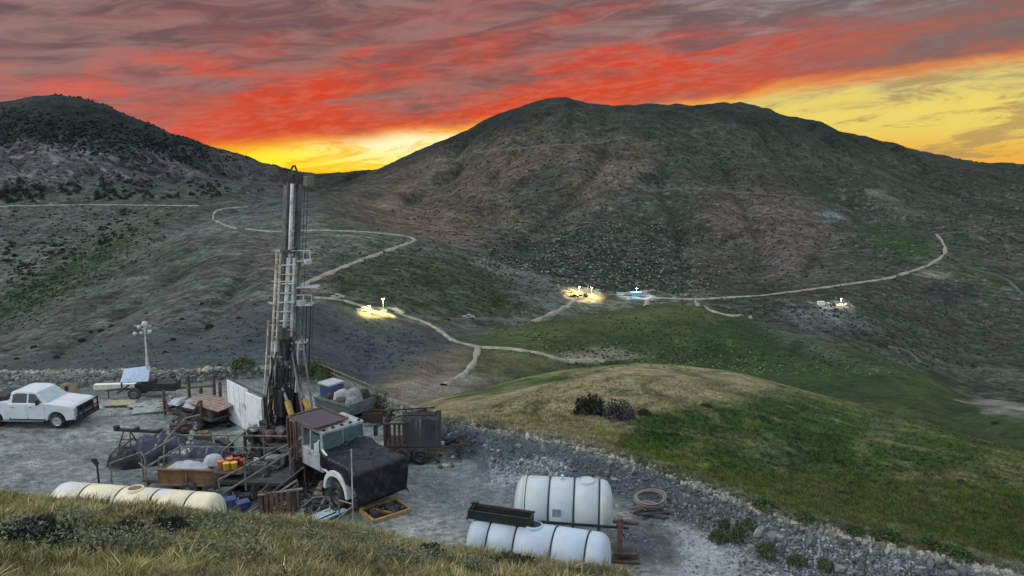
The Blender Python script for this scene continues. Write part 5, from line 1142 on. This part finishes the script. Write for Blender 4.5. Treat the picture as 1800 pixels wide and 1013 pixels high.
# ---- tandem trailer with slatted box and black load
bx0 = pz(726, 812); bx = empty('box_trailer', bx0, R(2), 'tandem trailer with slatted side and black wrapped load, right of the drill truck', 'trailer')
MB().beam((-1.2, -.1, .6), (1.3, -.1, .6), .14).beam((-1.2, 1.3, .6), (1.3, 1.3, .6), .14).beam((1.2, -.1, .6), (2.2, .6, .55), .10).beam((1.2, 1.3, .6), (2.2, .6, .55), .10).box((0, .6, .68), (2.5, 1.5, .06)).tube((2.0, .55, 0), (2.0, .55, .95), .05).tube((2.2, .6, .5), (2.45, .6, .5), .06).build('frame', rust, bx)
sl_ = MB()
for i in range(5): sl_.box((-1.15 + i * .2, -.1, 1.25), (.10, .05, 1.15))
for i in range(6): sl_.box((-1.2, -.1 + i * .27, 1.25), (.05, .12, 1.15))
sl_.box((-.75, -.14, 1.8), (.95, .06, .08)).box((-.75, -.14, .8), (.95, .06, .08)); sl_.build('slatted_side', rust, bx)
V, Fc = heap(1.8, 1.5, .3, 31, 40, creases=.1); ed = np.maximum(np.abs(V[:, 0]) / .9, np.abs(V[:, 1]) / .75); V[:, 2] = np.where(ed < .9, 1.18 + .5 * fbm(V[:, 0] * 2.2, V[:, 1] * 2.2, 3, 8), 0); V[:, 0] += .18 * fbm(V[:, 1] * 3, V[:, 2] * 3 + V[:, 0], 2, 3); V += np.array([.34, .6, .72]); link('black_load', arr_mesh('black_load', V, Fc, tarpb), bx)
MB().path([(-1.2, -.1, 1.3), (-1.0, .0, 1.95), (-.4, .1, 2.1), (.9, .1, 2.1)], .035).path([(-1.2, 1.3, 1.3), (-1.0, 1.2, 1.95), (.9, 1.2, 2.05)], .035).build('hoop', blk, bx)
for x in (-.42, .36):
    for y, sd in ((-.25, -1), (1.45, 1)): wheel(bx, x, y, .36, .22, sd, dsteel)
MB().box((1.5, .4, .8), (.3, .4, .3)).box((1.75, .7, .75), (.25, .3, .25)).tube((1.3, .1, .75), (1.9, .3, .95), .05).build('hitch_box', blk, bx, .02)
MB().box((1.3, .0, .85), (.14, .06, .14)).build('reflector', bag, bx)

# ---- loaded flatbed behind the cab and pipe fence
fb = empty('flatbed_trailer', pz(590, 742), R(-36), 'green-grey flatbed trailer piled with sacks and bins, behind the drill truck cab', 'trailer')
MB().box((0, .6, .85), (2.6, 1.6, .5)).box((0, -.22, 1.08), (2.7, .06, .12)).box((0, 1.42, 1.08), (2.7, .06, .12)).box((1.3, .6, 1.0), (.06, 1.6, .4)).build('bed', greenp, fb, .02)
for x in (-.5, .3):
    for y, sd in ((-.1, -1), (1.3, 1)): wheel(fb, x, y, .34, .2, sd)
def at_fb(x, y, z): return fb.location + Matrix.Rotation(fb.rotation_euler.z, 3, 'Z') @ Vector((x, y, z))
for i, (x, y, z_, w, d, h_, m_, nm, lb, ct) in enumerate(((-.9, .6, 1.1, .8, .9, .55, bluep, 'bin', 'blue bin on the flatbed behind the drill mast', 'bin'), (-.95, .6, 1.68, .9, 1.0, .12, bag, 'sheet_stack', 'pale sheet stack lying on the blue bin', 'sheets'))):
    o = MB().box((0, 0, h_ / 2), (w, d, h_)).build(nm, m_, None, .03); o.location = at_fb(x, y, z_); o.rotation_euler.z = fb.rotation_euler.z; tag(o, lb, ct)
for i, (x, y, w, h_, m_, lb) in enumerate(((-.1, .5, .9, .45, bag, 'grimy white sack in the middle of the flatbed'), (.5, .8, 1.0, .5, mat('grey_sack', (118, 120, 124), .8, var=.3), 'grey sack on the flatbed right of the white one'), (.95, .3, .7, .35, MATS.get('grey_sack', bag), 'small sack at the cab end of the flatbed'), (-.45, .2, .6, .35, blk, 'small black bag beside the blue bin on the flatbed'), (.3, .15, .6, .3, dsteel, 'dark lumpy bag at the near side of the flatbed'), (.75, 1.2, .7, .5, blk, 'large black bag at the far cab-side corner of the flatbed'), (.1, 1.1, .8, .4, blk, 'black bag at the back of the flatbed'))):
    o = sackm(w, w * .75, h_, 40 + i).build('sack', m_); o.location = at_fb(x, y, 1.1); tag(o, lb, 'sack')
fa, fz = pz(556, 668), pz(662, 716)
fo = empty('pipe_fence', fa, heading(fa, fz), 'low pipe fence with four rails along the far edge of the pad', 'fence'); FL = (fz - fa).length
for i in range(7): MB().tube((FL * i / 6, 0, 0), (FL * i / 6, 0, 1.15), .04, n=8).build('post', mat('weathered_pipe', (104, 104, 84), .8, var=.3), fo)
for z_ in (.3, .58, .86, 1.12): MB().tube((-.05, -.05, z_), (FL + .05, -.05, z_ - .02), .03, n=8).build('rail', MATS['weathered_pipe'], fo)
put(MB().beam((-.8, 0, .5), (.8, .1, .55), .08).beam((-.6, .2, .62), (.7, -.1, .6), .06).box((0, 0, .25), (1.0, .4, .5)), 'scrap_pile', rust, 655, 742, 'rusty scrap lengths stacked between drill truck and box trailer', 'scrap', .1)

# ---- poly tanks
def tank(name, pL, pR, r, zc, m, label, ribs, lid_t, lid_m, legs=True, sq=1.0):
    c = (pL + pR) / 2; rz = heading(pL, pR); L = (pR - pL).length; e = empty(name, (c.x, c.y, 0), rz, label, 'water tank')
    prof = [(.001, -L / 2), (r * .45, -L / 2 + .02), (r * .80, -L / 2 + .10), (r * .95, -L / 2 + .22), (r, -L / 2 + .36)]
    for q in ribs:
        x = -L / 2 + q * L; prof += [(r, x - .07), (r * .965, x - .045), (r * .965, x + .045), (r, x + .07)]
    prof += [(r, L / 2 - .36), (r * .95, L / 2 - .22), (r * .80, L / 2 - .10), (r * .45, L / 2 - .02), (.001, L / 2)]
    prof = [prof[0]] + sorted(prof[1:-1], key=lambda q: q[1]) + [prof[-1]]
    MB().lathe(prof, (0, 0, zc), 'x', 56, 1.0, sq).build('shell', m, e)
    for q in ribs:
        x = -L / 2 + q * L; MB().lathe([(r * .968, x - .022), (r * .982, x - .022), (r * .982, x + .022), (r * .968, x + .022)], (0, 0, zc), 'x', 56, 1.0, sq).build('strap', band, e)
    if lid_t is not None:
        x = -L / 2 + lid_t * L; zt = zc + r * sq
        ld = MB().lathe([(.30, -.12), (.29, .03), (.25, .06), (.24, .0), (.001, -.01)], (x, 0, zt), 'z', 26).build('manhole', m, e); MB().lathe([(.24, .015), (.001, .035)], (x, 0, zt), 'z', 20).build('lid', lid_m, ld)
    fr = MB()
    for y in (-r * .75, r * .75): fr.beam((-L / 2 + .15, y, .12), (L / 2 - .15, y, .12), .10, .16)
    for q in ribs:
        x = -L / 2 + q * L; fr.beam((x, -r * .8, .14), (x, r * .8, .14), .1, .12)
        for s_ in (-1, 1): fr.beam((x, s_ * r * .8, .1), (x, s_ * r * .99, zc), .05)
    fr.build('cradle', rust, e); return e, L
T1, L1 = tank('water_tank', PD(905, 895, 24.0), PD(1077, 903, 23.6), 1.02, 1.18, poly2, 'upright-standing white tank with three black straps, the larger of the two by the rubble bank', (.12, .36, .61, .86), .73, poly2)
MB().beam((-L1 / 2 + .1, -1.05, 1.16), (L1 / 2 + .5, -1.05, 1.1), .06, .07).build('side_bar', blk, T1)
MB().tube((-.05, 0, 2.15), (-.05, 0, 2.36), .06).build('vent', poly, T1)
MB().box((-.18, -.99, 1.46), (.28, .05, .26)).build('label_plate', mat('faded_grey_plate', (120, 130, 140), .7, var=.4, scale=20), T1)
T2, L2 = tank('water_tank', PD(826, 970, 22.3), PD(1072, 995, 21.0), .80, .82, poly, 'lower blue-white tank lying nearest the grass, with an open round manhole', (.17, .36, .62, .85), .47, blk)
T3, L3 = tank('water_tank', PD(102, 888, 24.9), PD(386, 906, 23.9), .78, .80, polyy, 'yellowed long tank half hidden by grass at the left edge of the bank', (.20, .42, .63, .84), .50, brownw)
# trough on top of the near tank
trp = PD(880, 913, 22.0); tr = empty('steel_trough', (trp.x, trp.y, 0), heading(PD(826, 897, 22.6), PD(935, 922, 22.0)), 'black open steel trough lying on top of the nearer white tank', 'trough')
zt = 1.66; Lt = 2.05
m = MB().box((0, 0, zt), (Lt, .42, .04)).box((0, .2, zt + .14), (Lt, .04, .30)).box((0, -.2, zt + .14), (Lt, .04, .30), rx=.1).box((-Lt / 2, 0, zt + .14), (.04, .44, .3)).box((Lt / 2, 0, zt + .14), (.04, .44, .3))
for x in (-.6, 0, .6): m.box((x, 0, zt + .04), (.05, .4, .05))
m.build('trough_body', mat('dark_green_black_steel', (44, 52, 50), .55, .2, var=.3), tr, .01)
MB().beam((-Lt / 2 - .05, .22, zt + .31), (Lt / 2 + .05, .22, zt + .30), .05).beam((-Lt / 2 - .05, -.24, zt - .03), (-Lt / 2 + .1, .26, zt + .32), .05).tube((-Lt / 2, .2, zt + .36), (-Lt / 2 + .2, .22, zt + .36), .05).build('rim', rust, tr)
# steel stand at the end of the larger tank
sd0 = empty('steel_stand', pz(1094, 985), R(-4), 'rusty steel stand with flat feet at the right end of the larger tank', 'stand')
MB().beam((-.1, 0, .1), (-.1, 0, 1.5), .22, .16).build('post', redsteel, sd0)
MB().box((0.1, 0, .28), (.75, .35, .08)).box((.1, 0, .05), (.9, .5, .06)).build('foot', rust, sd0)
MB().beam((-.35, 0, 1.35), (.45, 0, 1.30), .09).tube((.2, 0, 1.32), (.5, 0, 1.34), .06).beam((-.2, .1, 1.2), (.05, .1, .8), .05).build('arm', rust, sd0)
# hoses by the bank
hc = pz(1142, 908)
rr = MB()
for i in range(6): rr.torus((random.uniform(-.05, .05), random.uniform(-.04, .04), .62 + i * .035), .52 + random.uniform(-.03, .05), .032, jit=.03, tilt=(random.uniform(-.1, .1), .05))
o = rr.build('hose_coil', mat('pinkish_hose', (112, 106, 104), .6, var=.2)); o.location = hc; tag(o, 'round coil of pale hose lying on the pipe pile right of the larger tank', 'hose')
rr = MB()
for i in range(16):
    a = random.uniform(-.7, .7); l = random.uniform(.4, .75); c_ = Vector((random.uniform(-.2, .2), random.uniform(-.2, .2), .06 + i * .034)); d = Vector((math.cos(a), math.sin(a), random.uniform(-.1, .1))) * l; rr.tube(c_ - d, c_ + d, random.uniform(.03, .06), n=8)
o = rr.build('pipe_pile', mat('grey_pipe', (92, 90, 88), .6, var=.3)); o.location = hc; tag(o, 'pile of short grey pipes under the hose coil', 'pipes')
for i, (x, y) in enumerate(((768, 842), (520, 895), (600, 900))): pass

# ================================================================ DISTANT WORKSITES
def lamp(parent, p, e, col, r=.18, m=lamp_warm):
    o = MB().lathe([(.001, -r * .5), (r * .7, -r * .4), (r, 0), (r * .7, r * .4), (.001, r * .5)], p, 'z', 10).build('lamp', m, parent)
    l = bpy.data.lights.new('work_light', 'POINT'); l.energy = e; l.color = col; l.shadow_soft_size = .3; lo = bpy.data.objects.new('work_light', l); COL.objects.link(lo); lo.parent = parent; lo.location = (p[0], p[1] - .5, p[2] - .1)
def light_mast(px, py, h, e, col, label, m=lamp_warm, s=1.):
    p = hit(px, py); o = empty('lighting_mast', p, 0, label, 'light mast')
    MB().tube((0, 0, -.2), (0, 0, h), .08 * s).box((0, 0, .5), (2.2 * s, 1.2 * s, .8 * s)).beam((-.5 * s, 0, h), (.5 * s, 0, h), .08 * s).build('mast', brightsteel, o)
    for x in (-.45 * s, .45 * s): lamp(o, (x, -.2, h - .1), e, col, .2 * s, m)
def small_rig(px, py, h, label, s=1., rz=0.):
    p = hit(px, py); o = empty('distant_drill_rig', p, rz, label, 'drill rig')
    MB().box((0, 0, 1.1 * s), (6 * s, 2.2 * s, .5 * s)).box((-1 * s, 0, 1.8 * s), (2 * s, 1.8 * s, 1.0 * s)).build('deck', dsteel, o)
    MB().box((2.6 * s, 0, 1.9 * s), (1.6 * s, 2.2 * s, 1.6 * s)).build('cab', white, o, .1); MB().box((3.42 * s, 0, 2.2 * s), (.06, 1.9 * s, .7 * s)).build('windscreen', glass, o)
    for x in (-2.4, -1.2, 2.2):
        for sd in (-1, 1): MB().lathe([(.001, -.15), (.5 * s, -.15), (.5 * s, .15), (.001, .15)], (x * s, sd * s, .5 * s), 'y', 12).build('wheel', rubber, o)
    mm = MB()
    for y in (-.35, .35): mm.beam((-2.8 * s, y * s, 1 * s), (-2.8 * s, y * s, h), .12 * s)
    z = 1.2 * s; k = 0
    while z < h - .6: mm.beam((-2.8 * s, -.35 * s, z), (-2.8 * s, .35 * s, z + .6), .08 * s); z += .7; k += 1
    mm.build('mast', brightsteel, o)
def site_box(px, py, d, m, label, cat, name, rz=0.):
    p = hit(px, py); o = MB().box((0, 0, d[2] / 2), d).box((0, 0, d[2] + .05), (d[0] * 1.03, d[1] * 1.03, .12)).box((d[0] * .2, -d[1] / 2 - .03, d[2] * .45), (d[0] * .2, .06, d[2] * .7)).build(name, m, None, .05); o.location = p; o.rotation_euler.z = rz; tag(o, label, cat)
def small_vehicle(px, py, m, label, rz=0.):
    if m is white: m = mat('dull_white_paint', (132, 136, 138), .5)
    p = hit(px, py); o = empty('parked_pickup', p, rz, label, 'pickup truck')
    MB().prism([(-2.6, .4), (2.6, .4), (2.6, 1.0), (1.2, 1.1), (.6, 1.8), (-.9, 1.85), (-1.1, 1.15), (-2.6, 1.15)], -.95, .95).build('body', m, o, .06)
    for sd in (-1, 1): MB().box((-.1, sd * .955, 1.42), (1.1, .03, .4)).build('side_window', glass, o)
    for x in (-1.6, 1.7):
        for sd in (-1, 1): MB().lathe([(.001, -.13), (.4, -.13), (.4, .13), (.001, .13)], (x, sd * .85, .4), 'y', 14).build('wheel', rubber, o)
WARM = (1, .76, .22)
light_mast(674, 550, 5.2, 1900, WARM, 'lit mast throwing yellow light on the small drill pad beyond the fence')
light_mast(650, 552, 3.0, 1500, WARM, 'low lit mast at the left end of the small yellow-lit drill pad', s=.7)
small_rig(686, 549, 4.2, 'small drill rig on the yellow-lit pad nearest beyond the fence', .55, R(10)); small_vehicle(640, 548, white, 'tiny pickup at the left of the nearest yellow-lit pad', R(20))
small_vehicle(594, 525, white, 'tiny white pickup on the track left of the nearest lit pad', 0)
light_mast(1018, 519, 5, 3800, WARM, 'lit mast on the left of the bright yellow pad at the hill foot'); light_mast(1040, 520, 5, 3800, WARM, 'lit mast on the right of the bright yellow pad at the hill foot')
small_rig(1026, 522, 7, 'drill rig standing on the bright yellow pad at the hill foot', .9, R(160)); small_vehicle(1010, 523, blk, 'dark pickup at the left end of the bright yellow pad', R(10))
light_mast(1119, 521, 5, 2200, (.6, .85, 1), 'mast with blue-white lamps at the road junction under the big hill', lamp_cold)
site_box(1117, 521, (7, 2.6, 2.6), mat('blue_container', (110, 150, 180), .6), 'pale blue container beside the blue-white lamps', 'container', 'shipping_container'); small_vehicle(1103, 520, white, 'white pickup left of the pale blue container', 0)
light_mast(1478, 537, 4.5, 2200, (1, .9, .6), 'lit mast at the lone worksite on the right hillside'); small_rig(1462, 538, 6, 'drill rig at the lone worksite on the right hillside', .8, R(170))
site_box(1443, 537, (4, 2.4, 2.4), white, 'white container left of the rig at the lone right-hand worksite', 'container', 'shipping_container', .1); small_vehicle(1488, 538, white, 'white pickup right of the rig at the lone right-hand worksite', R(30))
small_vehicle(824, 560, white, 'white pickup on the faint track above the road junction', 0)

ordinals('bushes on the grey hillside', 'larger dark bushes on the bare grey hillside beyond the pad')
ordinals('white bottles among the cases', 'white plastic bottles among the cases below the bright buckets')

cl = MB()
for i in range(9):
    P = []; x, y = random.uniform(-9, -3.5), random.uniform(-2.6, -1.4)
    for q in range(8): P.append((x + q * .28, y + .35 * math.sin(q * .9 + i), .05 + .05 * (i % 3)))
    cl.path(P, .035)
o = cl.build('ground_hoses', blk, rig); o.parent = None; o.matrix_world = Matrix.Translation(gf) @ Matrix.Rotation(RH, 4, 'Z'); tag(o, 'dark hoses snaking over the ground beside the drill truck', 'hoses'); o['kind'] = 'stuff'
for i, (px, py, d, m_, nm, lb) in enumerate(((455, 812, (.9, .5, .5), dsteel, 'crate', 'dark steel crate on the ground below the white screen'), (478, 836, (.6, .6, .8), blk, 'crate', 'black crate right of the long trailer, under the mast'), (432, 806, (1.2, .3, .3), rust, 'steel_channel', 'rusty channel length lying below the white screen'), (540, 842, (.5, .4, .45), rust, 'crate', 'rusty box beside the rear wheels of the drill truck'), (562, 862, (1.3, .25, .12), wood, 'timber_block', 'pale timber block beside the drill truck'), (585, 884, (.8, .3, .10), steel, 'steel_plate', 'grey plate on the ground by the truck front wheel'), (395, 790, (1.0, .4, .4), blk, 'crate', 'long black box on the gravel left of the white screen'))):
    put(MB().box((0, 0, d[2] / 2), d).box((0, 0, d[2] + .015), (d[0] * .9, d[1] * .8, .03)).box((0, -d[1] / 2 - .01, d[2] * .5), (d[0] * .3, .02, d[2] * .3)), nm, m_, px, py, lb, nm.replace('_', ' '), .4 * i, .02)

# countless tools, fittings and offcuts lying about the work area
jv, jf = [], []; jc = []
def junk(poly, n, smax, cols, z0=0.):
    for x, y in rpts(poly, n):
        p = pz(x, y); m = MB(); k = random.random(); sz = smax * random.uniform(.25, 1); a = random.uniform(0, 6.28); d = Vector((math.cos(a), math.sin(a), random.uniform(-.05, .5))) * sz
        if k < .45: m.box((p.x, p.y, z0 + sz * .25), (sz, sz * random.uniform(.3, .8), sz * random.uniform(.2, .7)), rz=a, rx=random.uniform(-.3, .3))
        elif k < .85: q = Vector((p.x, p.y, z0 + abs(d.z) + .04)); m.beam(q - d * 1.3, q + d * 1.3, random.uniform(.02, .05))
        else: m.torus((p.x, p.y, z0 + .06), sz * .5, .025, n=12, m=5, tilt=(random.uniform(-.3, .3), 0))
        b = len(jv); jv.extend(m.v); c = alb(random.choice(cols)) * random.uniform(.6, 1.3); jc.extend([c] * len(m.v))
        for f in m.f:
            if len(f) == 4: jf.append([i + b for i in f])
DKC = [(44, 46, 48), (70, 70, 68), (96, 80, 68), (112, 116, 116), (60, 64, 66), (150, 150, 142), (52, 60, 72)]
junk([(440, 780), (560, 800), (620, 880), (600, 915), (520, 900), (400, 900), (380, 860), (430, 820)], 330, .34, DKC)
junk([(300, 700), (410, 720), (420, 752), (330, 760), (290, 735)], 120, .3, DKC); junk([(190, 770), (380, 770), (440, 800), (250, 850)], 70, .25, DKC)
junk([(560, 705), (690, 735), (680, 760), (610, 740)], 50, .25, DKC); junk([(740, 790), (830, 810), (780, 830)], 20, .18, DKC)
junk([(395, 822), (520, 832), (470, 872), (400, 868)], 90, .3, DKC, .7)
tag(link('scattered_fittings', arr_mesh('scattered_fittings', np.array(jv), np.array(jf), m_bush, np.array(jc), smooth=False)), 'countless tools, fittings and offcuts strewn around the drill truck', 'scrap', kind='stuff')
